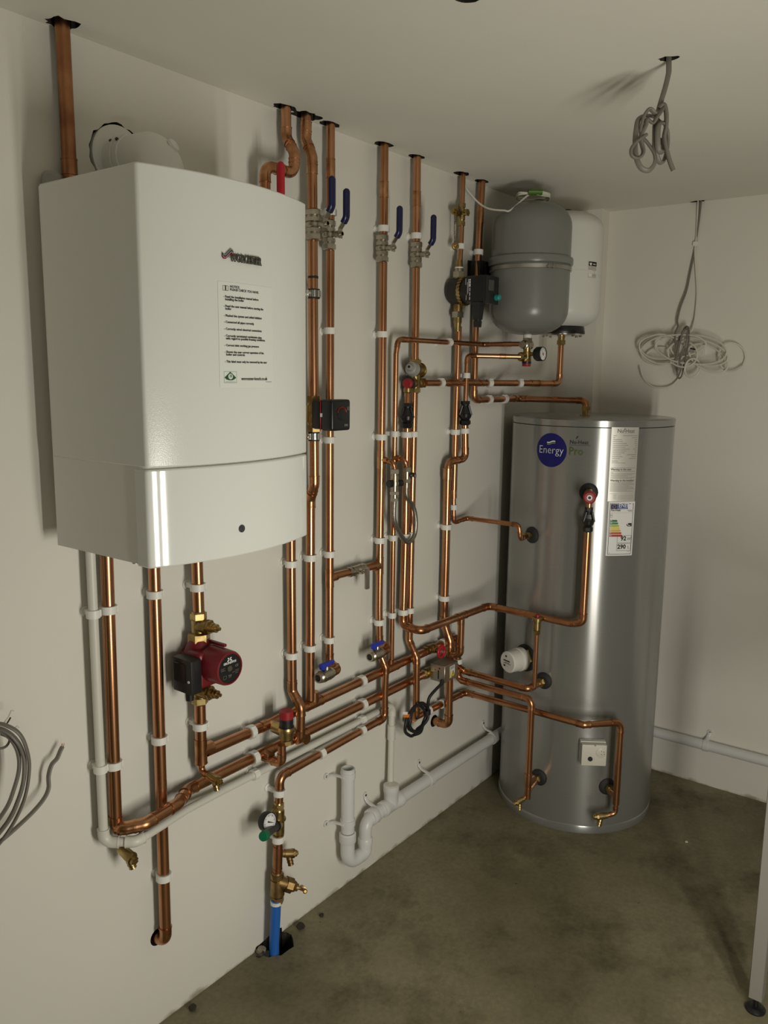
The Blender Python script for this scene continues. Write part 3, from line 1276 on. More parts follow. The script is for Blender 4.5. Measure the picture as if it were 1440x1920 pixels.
run('copper_pipe', 'copper ceiling pipe right of the black actuator, ending in the lower blue-handled tap', r22,
    [top(620, 240), (618.5, 690, D0), (617.8, 1243, D0), ('x', 636, 1255), lambda q: q + V((-.040, 0, 0))],
    clips=[(618.5, 400), (617.5, 624), (617.5, 826), (618.4, 1037), (617.6, 1200)], couplings=[(619, 313, .05)], tees=[(618.3, 1082, V((1, 0, 0)), r22)], R=.020, nofit=(1,))
pC = W(690, 1363, .05)
run('copper_pipe', 'copper cold main rising from the pressure gauge valve, running right, then up to the ceiling', r22,
    [(523, 1506, .05), (525, 1456, .05), pC, lambda q: V((W(721, 1345, .05).x, -.05, q.z)), ('x', 721, 1300), ('x', 723, 1252), (711.5, 1222, D0), (710.6, 1140, D0), (716.5, 727, D0), top(721, 279)],
    clips=[(523.5, 1486), (603, 1412), (678, 1370), (710.5, 1166), (713.5, 1016), (716, 818), (716.5, 630), (719, 425)],
    couplings=[(721, 352, .045)], tees=[(716, 864, OUT, r15), (713, 1057, V((-1, 0, 0)), r22), (711, 1207, OUT, r22)], R=.022, nofit=(2, 4, 7, 8))
run('copper_pipe', 'short copper bridge pipe with a steel lever valve between two risers', r22,
    [(712, 1058, D0), (619.5, 1081.5, D0)])
run('copper_tail', 'copper elbow carrying the upper blue-handled tap out from the riser', r22,
    [(711, 1207, D0), ('x', 729, 1217), lambda q: q + V((-.044, 0, 0))], R=.016)
VG = V((2.752, -.198, 0))
VWH = V((3.050, -.190, 0))
run('copper_pipe', 'thin copper pipe elbowing right across the other risers to the grey vessel', r15,
    [(734, 1246, D0), (737, 1000, D0), (742.5, 664, .050), (746.5, 636, .055), (905, 646, .055), V((VG.x - .022, VG.y + .008, 1.829))],
    clips=[(740, 816), (737, 1010), (734.5, 1155), (841, 641)], couplings=[(765, 637, .03), (951, 648, .03)], tees=[(739, 860, OUT, r15)], nofit=(1, 2), R=.018)
run('copper_pipe', 'copper ceiling pipe carrying the grey and red knobbed brass valve', r22,
    [top(782, 301), (780, 532, D0), (778, 690, D0), (768, 1140, D0), (767, 1200, D0), ('x', 781, 1233), ('x', 780, 1343), W(772, 1349, D0)],
    clips=[(781, 442), (775.5, 814), (769.5, 1003), (768, 1144)], couplings=[(782.5, 375, .045), (767.5, 1190, .026), (781, 1252, .026)], R=.022, nofit=(1, 2, 3))
run('copper_pipe', 'short thin copper pipe between the red-knobbed valve and the tundish below it', r15, [(765, 726, .036), (763.8, 760, .038)])
pa0 = W(789, 1183, .118)
xa = CY(1097, 1090, .375)
pa1 = V((W(916, 1136, .116).x, -.116, W(916, 1136, .116).z))
run('copper_pipe', 'copper discharge pipe from the left black tundish, stepping out and across to the cylinder front', r22 * 1.08,
    [(763, 794, .040), (760, 1000, .040), (755, 1173, .040), ('x', 789, 1183), (916, 1136, .116), ('x', 1070, 1169), lambda q: V((xa.x, xa.y, q.z + .010)), ('p', xa.x, xa.y, CY(1101, 991, .375).z)],
    clips=[(762.5, 814), (760, 1005), (755.5, 1147)], tees=[(865, 1154, V((0, 0, -1)), r22)], R=.022, nofit=(1, 5))
# blanked-off black tail between the wall clips: the front drop joining the discharge to the outlet pipe
q0 = W(865, 1156, .116)
run('copper_pipe', 'front copper drop pipe between the discharge pipe and the outlet pipe near the red handwheel', r22,
    [q0, lambda q: V((q.x, q.y, W(864, 1226, .116).z)), W(846, 1229, .078)], R=.020)
run('copper_pipe', 'copper pipe from the right tundish jogging left to the stout outlet pipe', r22,
    [(872, 790, .058), (872.5, 860, .058), (840.5, 866, .040), (839, 888, .040)], clips=[(872, 808)], R=.022, couplings=[(872.5, 845, .022)])
run('copper_pipe', 'stout copper outlet pipe dropping into a wall port behind the black cable coil', r28,
    [(839.5, 879, .040), (835.6, 1049, D0), (832, 1166, D0), ('x', 843.5, 1202), ('x', 841, 1360), lambda q: V((q.x, .06, q.z))],
    clips=[(838, 987), (834, 1121)], couplings=[(839.3, 889, .038, 1.06), (843.3, 1225, .028)], R=.024, nofit=(1,))
# riser with the circulation pump
run('copper_pipe', 'thin copper ceiling pipe with a brass drain cock, above the black circulation pump', r15,
    [top(868, 335), (865.5, 430, D0), (862.5, 498, .040)], clips=[(865, 463)], nofit=(1,))
pq = W(873, 972, .037)
run('copper_pipe', 'copper pipe below the black circulation pump, turning out to the cylinder at mid height', r22 * .95,
    [(860, 612, .040), (854, 810, D0), (850.5, 932, D0)], clips=[(854, 810)], nofit=(1,))
run('copper_pipe', 'thin copper pipe elbowing from the wall to the upper left port of the cylinder', r15,
    [(850.5, 925, D0), (850.5, 980, D0), (875, 971.5, .035), ('x', 973, 984.5), lambda q: V((q.x + .006, q.y - .004, P_B13[0].z)), lambda q: P_B13[0] + P_B13[1] * .024],
    clips=[(850.5, 951)], couplings=[(850.5, 926, .03, 1.3), (882, 972, .022)], R=.016)
# riser that feeds the top of the tank
px_ = W(972, 751, D0).x
run('copper_pipe', 'rightmost copper ceiling riser turning right to the top of the silver cylinder', r22,
    [top(904, 347), (893, 560, D0), (888.5, 750, D0), lambda q: V((px_, -D0, q.z)), lambda q: V((q.x, TANK.y + .02, q.z)), lambda q: V((q.x, q.y, ZT - .01))],
    clips=[(899, 474), (916, 749), (946, 750)], couplings=[(902, 405, .05), (969, 751, .03)], R=.022, nofit=(1,))
t = MB().stack(V((px_, TANK.y + .02, ZT + .001)), UP, [(.003, .022, .022), (.018, .013, .013), (.014, .0175, .0175, 6), (.006, .013, .012)])
tag(t.build('pipe_union', BRASS, loc=V((px_, TANK.y + .02, ZT))), 'brass pipe union standing on the lid of the silver cylinder', 'pipe union')
# safety discharge from the grey vessel group down to the right tundish
run('copper_pipe', 'thin copper pipe from the red-capped valve under the grey vessel down to a tundish', r15,
    [V((VG.x - .032, VG.y + .006, 1.783)), (890, 667, .060), (876, 667.5, .058), (872.7, 752, .058)], clips=[(872.7, 704)], couplings=[(942, 668.5, .022)], R=.018, nofit=(1,))
# balanced cold feed to the white vessel
run('copper_pipe', 'copper pipe from the multi-knob brass valve across to the white vessel', r22 * .95,
    [(797, 718, .050), (905, 718, .050), V((VWH.x, VWH.y, W(905, 718, .05).z)), lambda q: V((q.x, q.y, 1.853))],
    clips=[(826, 718), (917, 718), (974, 719)], couplings=[(848, 718, .05), (901, 718, .035), (1003, 719, .04)], R=.022, nofit=(1,))
# feeds from the heating pipes to the tank coils
run('copper_pipe', 'copper pipe out of the motorised valve to the middle port of the cylinder', r22,
    [(815, 1256, D0), (846, 1240.5, D0), (867, 1257, .038), ('x', 990, 1292), lambda q: P_BB[0] + P_BB[1] * .026],
    R=.020, couplings=[(876, 1260, .03)])
pt = XP(1002, 1287, W(867, 1257, .038).x + .022)
run('vent_pipe', 'thin copper vent pipe rising from the middle port to a brass air vent', r15,
    [pt, lambda q: V((q.x, q.y, XP(1007, 1187, q.x).z))], R=.015)
run('copper_pipe', 'copper pipe beyond the red handwheel, dropping then running out to the lower left cylinder port', r22,
    [(808, 1216, D0), (858, 1193.5, D0), (859, 1274, D0 + .002), ('x', 997, 1312), lambda q: V((q.x, q.y, P_BC[0].z - .03))],
    clips=[(831, 1206), (859, 1239)], couplings=[(872, 1277, .03)], tees=[(992, 1463, V((1, 0, 0)), r22)], R=.022)
q1_ = XP(997, 1312, W(859, 1274, D0 + .002).x)
qd = CY(1157, 1470, .385)
run('copper_pipe', 'lowest copper pipe, from the wall under the coil across to the lower right cylinder port', r22,
    [(764, 1352, D0), (872, 1298, D0), ('x', 1094, 1359), lambda q: V((qd.x, qd.y, q.z)), lambda q: V((q.x, q.y, P_BD[0].z - .028))],
    clips=[(804, 1334), (829, 1318)], couplings=[(881, 1300.5, .026), (1088, 1357.5, .024)], tees=[], R=.022)
nb = (V((P_BD[0].x - TANK.x, P_BD[0].y - TANK.y, 0))).normalized()
run('copper_tail', 'short copper stub joining the lowest pipe to the lower right cylinder port', r22 * .95, [V((qd.x, qd.y, P_BD[0].z)), P_BD[0] + nb * .026])
run('copper_tail', 'short copper stub joining the long drop pipe to the lower left cylinder port', r22 * .95, [V((q1_.x, q1_.y, P_BC[0].z)), P_BC[0] + P_BC[1] * .026])

# ================================================================== valves, pumps, vessels
x587 = W(573.5, 262, D0).x


def lever_valve(label, c, r, lev_out, col, colname, L=.084, ls=1.0):
    """chromed full-bore ball valve on a vertical riser with a sleeved lever standing up"""
    t = thing('lever_valve', label, 'valve', c - UP * L / 2)
    b = MB()
    n = .020
    b.stack(c - UP * L / 2, UP, [(.004, r * 1.1, r * 1.55), (.013, r * 1.72, r * 1.72, 6), (.006, r * 1.35, r * 1.35), (.010, r * 1.62, r * 1.62, 6), (.005, r * 1.3, r * 1.6), (L - .076, r * 1.68, r * 1.68), (.005, r * 1.6, r * 1.3), (.010, r * 1.62, r * 1.62, 6), (.006, r * 1.35, r * 1.35), (.013, r * 1.72, r * 1.72, 6), (.004, r * 1.55, r * 1.1)], 24)
    b.build('body', NICKEL, t)
    b = MB().stack(c + OUT * r * 1.3, OUT, [(.016, .009, .009), (.008, .010, .010, 6), (.010, .006, .006)], 16)
    b.build('stem', NICKEL, t)
    o = r * 1.3 + .026
    pts = [(o, -.012), (o, .014), (o + lev_out, .040 * ls), (o + lev_out, .112 * ls)]

    def strip(ps, w, th):
        m = MB()
        up, lo = [], []
        P = [c + OUT * a + UP * z for a, z in ps]
        for i, p in enumerate(P):
            d = (P[min(i + 1, len(P) - 1)] - P[max(i - 1, 0)]).normalized()
            nn = XX.cross(d).normalized()
            up.append((p + nn * th / 2, p - nn * th / 2))
        poly = [a for a, _ in up] + [bb for _, bb in up][::-1]
        m.prism([q - XX * w / 2 for q in poly], XX * w)
        return m
    strip(pts[:3], .016, .003).build('lever', NICKEL, t)
    pp, _ = arc_path([c + OUT * (o + lev_out * .55) + UP * (.029 * ls), c + OUT * (o + lev_out) + UP * .042 * ls, c + OUT * (o + lev_out) + UP * .112 * ls], .02, 5)
    rad = [.0118] * len(pp)
    g = MB().tube(pp, rad, 14, flat=.72)
    g.lathe(pp[-1], UP, [(0, .0092), (.004, .0075), (.007, .003)], 14)
    g.build('grip', col, t)
    MB().lathe(c + OUT * (o + .002), OUT, [(0, .0055), (.006, .0055)], 6).build('lever_nut', NICKEL, t)
    return t


lever_valve('blue-levered chrome valve hard against the right edge of the boiler', XP(588, 422, x587), r22 * 1.12, .022, BLUEV, 'blue')
lever_valve('blue-levered chrome valve on the riser above the black actuator, second from the boiler', W(617, 441, D0), r22 * .98, .022, BLUEV, 'blue')
lever_valve('blue-levered chrome valve left of the two side by side in mid wall', W(717, 466, D0), r22, .022, BLUEV, 'blue')
lever_valve('blue-levered chrome valve right of the two, above the grey-knobbed brass valve', W(781, 478, D0), r22, .022, BLUEV, 'blue')
lever_valve('red-levered valve peeping above the top right edge of the boiler', V((pB.x, pB.y, W(520, 302, .125).z - .118)), r22, .012, REDV, 'red')


def tap(label, pend, col):
    """ball valve with a butterfly handle, mouth open towards the left"""
    ax = V((-1, 0, 0))
    t = thing('butterfly_tap', label, 'valve', pend + V((-.06, 0, 0)))
    b = MB()
    b.stack(pend + V((.004, 0, 0)), ax, [(.010, .0150, .0175, 8), (.006, .0165, .0165), (.026, .0185, .0185), (.008, .0200, .0200, 8), (.003, .0155, .0155)], 24)
    b.build('body', NICKEL, t)
    b = MB()
    o = pend + V((-.047, 0, 0))
    b.lathe(o, ax, [(0, .0150), (.003, .0165), (.005, .0150), (.008, .0165), (.010, .0150), (.013, .0162), (.016, .0150), (.016, .0105), (.002, .0100)], 24, cap=False)
    b.build('threaded_mouth', NICKEL, t)
    c = pend + V((-.022, 0, 0))
    MB().stack(c + UP * .016, UP, [(.009, .0075, .0065), (.006, .005, .005)], 14).build('stem', CHROME, t)
    b = MB()
    b.box(c + UP * .034, (.058, .013, .012), None, .003, 2)
    b.box(c + UP * .030 - XX * .020, (.014, .014, .018), None, .003, 2)
    b.build('handle', col, t)
    b = MB().lathe(pend + V((-.060, 0, 0)), ax, [(0, .0103), (.0005, .0103)], 20)
    b.build('bore', BLACKP, t)
    return t


p_ = XP(729, 1217, W(711, 1207, D0).x)
tap('blue-handled chrome tap at the foot of the taller pair, right of the other', p_ + V((-.040, 0, 0)), BLUEP)
p_ = XP(636, 1255, W(617.8, 1243, D0).x)
tap('blue-handled chrome tap lower and further left, at the end of its riser', p_ + V((-.036, 0, 0)), BLUEP)

# lever valve on the bridge pipe
c = W(668, 1069, D0)
t = thing('lever_valve', 'small nickel valve with a square steel lever pointing down on the bridge pipe', 'valve', c)
MB().stack(c - XX * .040, XX, [(.012, .0165, .0165, 6), (.005, .014, .014), (.008, .0175, .0175, 6), (.030, .0155, .0155), (.008, .0175, .0175, 6), (.005, .014, .014), (.012, .0165, .0165, 6)], 20).build('body', NICKEL, t)
MB().stack(c + OUT * .014, OUT, [(.014, .0085, .0085), (.012, .006, .006)], 14).build('stem', NICKEL, t)
b = MB().box(c + OUT * .044 - UP * .020, (.015, .010, .068), None, .002, 2)
b.build('lever', STEELBOX, t)

# ---- boiler pump
pc = XP(374.5, 1238, W(374.5, 1238, .045).x)
px0, pz0 = pc.x, pc.z
t = thing('circulation_pump', 'maroon pump with a black round nameplate under the boiler', 'pump', V((px0, -.045, pz0 - .08)))
b = MB()
b.stack(V((px0, -.045, pz0 - .072)), UP, [(.020, .022, .024), (.030, .026, .040), (.050, .045, .045), (.030, .040, .026), (.016, .024, .022)], 28)
b.box(V((px0 - .004, -.075, pz0 - .006)), (.088, .052, .094), None, .012, 3)
b.build('volute', MAROON, t)
b = MB().lathe(V((px0, -.09, pz0 + .004)), OUT, [(0, .046), (.062, .044), (.068, .0415), (.069, .037), (.067, .0365)], 44, cap=False)
b.build('motor', MAROON, t)
fp = V((px0, -.1568, pz0 + .004))
plate_ = MB().lathe(fp, OUT, [(-.006, .037), (0, .037)], 44).build('nameplate', BLACKP, t)
dm = planar(fp + V((-.037, -.0002, .037)), XX, -UP, .074, .074)
b = MB()
dm.text(b, .50, .325, .0078, 'GRUNDFOS', 'CENTER', .0003, 1.0)
for a, q in (((.40, .235), (.58, .12)), ((.42, .12), (.60, .235))):
    d = ((q[0] - a[0]), (q[1] - a[1]))
    l = math.hypot(*d)
    n2 = (-d[1] / l * .022, d[0] / l * .022)
    dm.poly(b, [(a[0] + n2[0], a[1] + n2[1]), (q[0] + n2[0], q[1] + n2[1]), (q[0] - n2[0], q[1] - n2[1]), (a[0] - n2[0], a[1] - n2[1])], .0008)
b.build('nameplate_lettering', INKW, plate_)
b = MB()
dm.text(b, .80, .50, .0085, 'CE', 'CENTER', .0001)
for v, u0, u1 in ((.43, .10, .28), (.47, .10, .24), (.51, .10, .30), (.62, .74, .90), (.67, .74, .88), (.72, .72, .86), (.66, .60, .72)):
    dm.line(b, u0, u1, v, .010)
dm.frame(b, .20, .70, .34, .82, .0006)
dm.text(b, .42, .81, .010, 'TF', 'LEFT', .0001)
b.build('nameplate_data', mat('grey_print', (.22, .21, .20), .6), plate_)
MB().stack(fp + V((0, -.0005, 0)), OUT, [(.001, .0075, .0075), (.0015, .0066, .0066)], 24).build('vent_screw', NICKEL, plate_)
b = MB().box(V((px0 - .064, -.073, pz0 - .012)), (.034, .072, .088), None, .005, 2)
tb = b.build('terminal_box', BLACKP, t)
MB().box(V((px0 - .0815, -.066, pz0 - .004)), (.003, .044, .050), None, .002, 1).build('cover_panel', BLACKG, tb)
MB().lathe(V((px0 - .081, -.099, pz0 - .022)), V((-1, 0, 0)), [(0, .0035), (.0015, .0035)], 14).build('indicator', INKW, tb)
MB().stack(V((px0 - .062, -.078, pz0 - .053)), -UP, [(.006, .013, .013, 8), (.020, .011, .010)], 16).build('cable_gland', BLACKP, tb)
b = MB().box(V((px0 + .014, -.098, pz0 + .053)), (.010, .060, .008), None, .003, 2)
b.build('casting_lug', MAROON, t)


def pump_valve(label, c, flip):
    s = -1 if flip else 1
    t = thing('pump_valve', label, 'valve', c - UP * .04)
    b = MB()
    b.stack(c - UP * s * .037, UP * s, [(.020, .0285, .0285, 6), (.004, .027, .020), (.030, .0185, .0185), (.004, .019, .021), (.016, .0215, .0215, 6), (.004, .018, .016)], 26)
    d = V((.18, -.98, 0)).normalized()
    b.build('body', BRASS, t)
    b = MB().stack(c + UP * s * .004, d, [(.030, .0185, .0185), (.008, .0190, .0190, 6), (.010, .012, .012), (.006, .0095, .0095), (.004, .011, .011), (.010, .0055, .0045)], 20)
    b.build('spindle', BRASS, t)


pump_valve('brass isolating valve just above the maroon pump', W(372.5, 1175, .045), False)
pump_valve('brass isolating valve just below the maroon pump', V((W(374.5, 1300, .045).x, -.045, W(374.5, 1292, .045).z)), True)


def drain_cock(label, p, d0, d1, s=1.0, m=BRASS):
    """small brass drain cock: body along d0, hose spout along d1"""
    d0 = Vector(d0).normalized()
    d1 = Vector(d1).normalized()
    t = thing('drain_cock', label, 'drain valve', p)
    MB().stack(p, d0, [(.008 * s, .0095 * s, .0095 * s), (.022 * s, .0105 * s, .0115 * s), (.006 * s, .0125 * s, .0125 * s, 8), (.007 * s, .0085 * s, .0085 * s), (.004 * s, .006 * s, .006 * s, 4)], 18).build('body', m, t)
    q = p + d0 * .020 * s
    pr = [(.006 * s, .0085 * s, .0085 * s), (.006 * s, .0075 * s, .0085 * s), (.002 * s, .0085 * s, .0065 * s), (.006 * s, .0075 * s, .0085 * s), (.002 * s, .0085 * s, .0065 * s), (.006 * s, .0070 * s, .0080 * s)]
    MB().stack(q + d1 * .004 * s, d1, pr, 16).build('spout', m, t)
    return t


drain_cock('brass drain cock on the copper elbow below the maroon pump', XP(390, 1453, W(378, 1447, .045).x), (.15, -.95, -.25), (.1, -.25, -1))
drain_cock('brass drain cock under the white condensate elbow at lower left', W(226, 1590, .045), (.1, -.9, -.35), (.25, -.2, -1), 1.2)

# ---- black actuator on the mixing valve
c = XP(589, 776, x587)
t = thing('mixing_valve_actuator', 'square black valve actuator with a red dial arc beside the boiler', 'actuator', c - UP * .05)
MB().stack(c - UP * .050, UP, [(.018, .0205, .0205, 6), (.008, .018, .020), (.048, .0235, .0235), (.008, .020, .018), (.018, .0205, .0205, 6)], 24).build('valve_body', BRASS, t)
MB().stack(c, OUT, [(.022, .024, .024)], 24).build('valve_neck', BRASS, t)
MB().box(c + OUT * .038 + XX * .002, (.078, .032, .080), None, .008, 2).build('rear_housing', BLACKP, t)
MB().box(c + OUT * .0555 + XX * .002, (.0785, .0030, .081), None, .001, 1).build('red_seam', REDP, t)
fh = MB().box(c + OUT * .078 + XX * .002, (.080, .044, .086), None, .009, 3).build('front_housing', BLACKG, t)
fo = c + OUT * .1002 + XX * .002
b = MB()
pp = []
for k in range(13):
    q = math.radians(170 - k * 13)
    pp.append(fo + XX * (math.cos(q) * .0185) + UP * (math.sin(q) * .0185 + .004))
b.tube(pp, .0030, 8, flat=.5)
b.build('dial_arc', REDP, fh)
MB().lathe(fo + UP * .002, OUT, [(-.002, .0165), (.0012, .0165), (.002, .0150), (.002, 0)], 32, cap=False).build('dial_knob', BLACKP, fh)
df = planar(fo + V((-.04, -.0002, .043)), XX, -UP, .08, .086)
b = MB()
df.text(b, .62, .85, .0075, 'ESBE', 'LEFT', .0002)
for i in range(5):
    df.line(b, .76, .93, .24 + i * .025, .008)
df.sheet(b, .655, .30, .67, .37, .0006, 1, 1)
b.build('front_lettering', mat('dim_print', (.25, .24, .22), .6), fh)
b = MB().box(c + XX * -.0375 + OUT * .060, (.001, .008, .010), None)
b.build('side_mark', INKW, fh)

# rubber-lined pipe clamps on the same riser
for (py, lab) in ((551, 'rubber-lined steel pipe clamp below the first blue lever, beside the boiler'), (818, 'rubber-lined steel pipe clamp just below the black actuator')):
    c = XP(588.5, py, x587)
    t = thing('pipe_clamp', lab, 'pipe clamp', c)
    MB().ring(c, UP, r22 * 1.12, .0165, .026, 28).build('rubber_lining', RUBBER, t)
    b = MB().ring(c, UP, .0160, .0180, .018, 28)
    for sx in (-1, 1):
        b.box(c + XX * sx * .0225, (.011, .006, .018), None, .001, 1)
    b.build('steel_band', CHROME, t)
    b = MB()
    for sx in (-1, 1):
        b.lathe(c + XX * sx * .023 + OUT * .003, OUT, [(0, .004), (.004, .004)], 8)
    b.build('clamp_screw', CHROME, t)
    b = MB().tube([c - OUT * .016, V((c.x, 0, c.z))], .004, 10)
    b.build('stud', CHROME, t)
c = XP(587, 520, x587)
t = MB().ring(c, UP, r22 * 1.10, .0146, .006, 24)
t.box(c + OUT * .0155 - XX * .006, (.006, .005, .006))
tag(t.build('cable_tie', BLACKP, loc=c), 'black cable tie round the riser beside the boiler', 'cable tie')

# ---- bypass valve with red cap between the two long pipes
a_ = W(503, 1357, D0)
vc = XP(537, 1371, a_.x)
t = thing('bypass_valve', 'brass bypass valve with a black collar and red cap between the two long pipes', 'valve', vc - UP * .05)
b = MB().stack(vc - UP * .038, UP, [(.012, .0165, .0165, 6), (.004, .014, .016), (.024, .0185, .0215), (.006, .024, .024), (.006, .024, .022)], 26)
b.build('body', BRASS, t)
MB().stack(V((a_.x, a_.y - .024, vc.z + .000)), OUT, [(vc.y * -1 - (-a_.y) - .024 - .012, .0165, .0185, 12)], 12).build('side_branch', BRASS, t)
MB().stack(vc + UP * .012, UP, [(.004, .0205, .0205), (.020, .0195, .0195), (.002, .0195, .0185)], 28).build('collar', BLACKP, t)
capb = MB().stack(vc + UP * .038, UP, [(.002, .0185, .0200), (.019, .0202, .0202), (.003, .0202, .0185)], 28).build('cap', REDP, t)
for k, s in enumerate(('3', '4')):
    n_ = V((math.sin(.5 + k * .55), -math.cos(.5 + k * .55), 0))
    s_2 = UP.cross(n_)
    dq = planar(vc + UP * .058 + n_ * .0206 - s_2 * .004, s_2, -UP, .008, .010)
    b = MB()
    dq.text(b, .5, .9, .010, s, 'CENTER', .0003)
    b.build('scale_mark', INK, capb)
e_ = W(493, 1419, D0)
run('copper_tail', 'small copper U-tail from the bypass valve back to the lower long pipe', r22 * .95,
    [e_, lambda q: V((q.x + .004, vc.y, q.z - .002)), lambda q: V((vc.x, vc.y, vc.z - .036))][:2] + [V((e_.x + .004, vc.y, vc.z - .034))], R=.018)

# ---- pressure reducing set on the cold main
cx = W(522.5, 1540, .05)
t = thing('pressure_reducing_valve', 'brass pressure reducing valve with a dial gauge and green adjuster', 'valve', V((cx.x, cx.y, W(521, 1575, .05).z)))
zt, zb = W(524, 1503, .05).z, W(521.5, 1574, .05).z
L = zt - zb
b = MB().stack(V((cx.x, cx.y, zb)), UP, [(.014, .0165, .0165, 6), (.006, .013, .015), (L - .046, .0165, .0175), (.006, .015, .013), (.016, .0170, .0170, 6), (.004, .014, .012)], 24)
b.build('body', BRASS, t)
q = V((cx.x, cx.y, (zt + zb) / 2 - .010))
dgr = (W(495.5, 1567, .118) - q)
SL = dgr.length
dgr.normalize()
MB().stack(q, dgr, [(.030, .0155, .0165)], 22).build('bonnet', BRASS, t)
MB().stack(q + dgr * .028, dgr, [(.004, .0165, .0150), (SL - .028 - .013, .0125, .0115)], 22).build('spindle_housing', BLACKP, t)
MB().stack(q + dgr * (SL - .011), dgr, [(.020, .0150, .0135, 12), (.002, .013, .011, 12)], 12).build('adjuster', GREENP, t)
MB().stack(q + UP * .010, XX, [(.018, .010, .010), (.004, .011, .009)], 16).build('plug', BRASS, t)
gd = V((.0, -.98, .15)).normalized()
gc = W(500, 1540, .072)
MB().stack(V((cx.x, cx.y, gc.z + .008)), (gc - V((cx.x, cx.y, gc.z))), [(.040, .006, .006)], 12).build('gauge_stem', BRASS, t)


def gauge(t, gc, gd, R, depth, name='gauge'):
    g = MB().lathe(gc - gd * depth, gd, [(0, R * .82), (depth * .25, R), (depth, R), (depth + .002, R * .97), (depth + .002, R * .90), (depth - .001, R * .89)], 36, cap=False)
    g.lathe(gc - gd * depth, gd, [(-.001, .001), (0, R * .82)], 36, cap=False)
    g = g.build(name, BLACKP, t)
    MB().lathe(gc - gd * .002, gd, [(0, R * .9), (.0015, R * .9)], 36).build('gauge_face', INKW, g)
    s = UP.cross(gd).normalized()
    upv = gd.cross(s)
    dd = planar(gc - s * R + upv * R, s, -upv, 2 * R, 2 * R)
    b = MB()
    for k in range(25):
        a = math.radians(225 - k * 270 / 24)
        r0, r1 = (.33 if k % 4 else .29), .40
        u = V((math.cos(a), math.sin(a)))
        w = V((-u.y, u.x)) * (.006 if k % 4 else .011)
        dd.poly(b, [(.5 + u.x * r0 + w.x, .5 - u.y * r0 - w.y), (.5 + u.x * r1 + w.x, .5 - u.y * r1 - w.y), (.5 + u.x * r1 - w.x, .5 - u.y * r1 + w.y), (.5 + u.x * r0 - w.x, .5 - u.y * r0 + w.y)], .0006)
    b.build('gauge_print', INK, g)
    return g, dd


g, dd = gauge(t, gc + gd * .012, gd, .0275, .024)
b = MB()
a = math.radians(-28)
u = (math.cos(a), -math.sin(a))
w = (-u[1] * .018, u[0] * .018)
dd.poly(b, [(.5 - u[0] * .14 + w[0] * 2.2, .5 - u[1] * .14 + w[1] * 2.2), (.5 + u[0] * .36, .5 + u[1] * .36), (.5 - u[0] * .14 - w[0] * 2.2, .5 - u[1] * .14 - w[1] * 2.2)], .0014)
b.build('needle', INK, g)
run('copper_pipe', 'dark tarnished copper length between the pressure gauge valve and the stopcock', r22 * 1.05,
    [V((W(521.5, 1572, .05).x, -.05, zb + .002)), V((W(520, 1640, .05).x, -.05, W(520, 1640, .05).z))], clips=[(521.5, 1569)], couplings=[(520.5, 1608, .07)], m=COPPER_OLD, fm=COPPER_OLD)
drain_cock('brass drain cock jutting right between the gauge valve and the stopcock', V((W(521, 1603, .05).x + .012, -.052, W(521, 1603, .05).z)), (.85, -.40, -.25), (.1, -.2, -1), 1.15, BRASS_OLD)
sc_ = W(520, 1672, .05)
t = thing('stopcock', 'dull brass stopcock with a crutch handle above the blue water pipe', 'valve', V((sc_.x, sc_.y, W(518, 1692, .05).z)))
z0_, z1_ = W(518, 1692, .05).z, W(521, 1634, .05).z
b = MB().stack(V((sc_.x, sc_.y, z0_)), UP, [(.018, .0195, .0195, 6), (.006, .016, .018), ((z1_ - z0_) - .048, .0215, .0190), (.004, .015, .016), (.016, .0195, .0195, 8), (.004, .016, .013)], 24)
b.build('body', BRASS_OLD, t)
dh = V((.72, -.52, -.46)).normalized()
o = V((sc_.x, sc_.y, z1_ - .030))
MB().stack(o, dh, [(.028, .0195, .0190), (.020, .0235, .0235, 8), (.012, .019, .015), (.008, .0115, .0115), (.020, .0055, .0055)], 20).build('bonnet', BRASS_OLD, t)
e = o + dh * .088
s2 = dh.cross(UP).normalized()
s3 = (s2 * .9 + UP * .35).normalized()
b = MB().stack(e - s3 * .032, s3, [(.004, .004, .0070), (.021, .0070, .0055), (.014, .0085, .0085), (.021, .0055, .0070), (.004, .0070, .004)], 14)
b.build('crutch_handle', BRASS_OLD, t)
bp, _ = run('water_pipe', 'blue plastic water main coming out of the broken floor edge', .0150,
    [V((W(518, 1690, .05).x, -.05, z0_ + .01)), V((W(513, 1786, .043).x, -.046, W(513, 1770, .046).z)), lambda q: q + V((-.002, 0, -.11))], m=BLUEPIPE, fm=BLUEPIPE, nofit=(1,))
MB().ring(V((W(518, 1693, .05).x, -.05, z0_ + .001)), UP, .0150, .0175, .010, 18).build('white_liner', CLIPW, bp)

# ---- multi-knob inlet valve
bx_ = W(778.5, 705, D0)
zz = lambda py: W(778.5, py, D0).z
t = thing('inlet_control_valve', 'brass control valve with a grey cone knob and a red knob', 'valve', V((bx_.x, bx_.y, zz(738))))
b = MB().stack(V((bx_.x, bx_.y, zz(738))), UP, [(.004, .011, .0150), (.013, .0205, .0205, 6), (zz(682) - zz(738) - .017, .0160, .0175), (.013, .0215, .0215, 6), (.004, .0150, .0115)], 24)
b.lathe(V((bx_.x, bx_.y, zz(718))), UP, [(-.016, .015), (.016, .015)], 20)
b.build('body', BRASS, t)
MB().stack(V((bx_.x - .01, bx_.y, zz(694))), XX, [(.010, .022, .022), (.026, .0240, .0220), (.003, .0255, .0255), (.006, .0255, .0225)], 26).build('strainer_cap', BRASS, t)
kd = V((-.93, -.30, .16)).normalized()
ko = V((bx_.x - .010, bx_.y - .004, zz(694)))
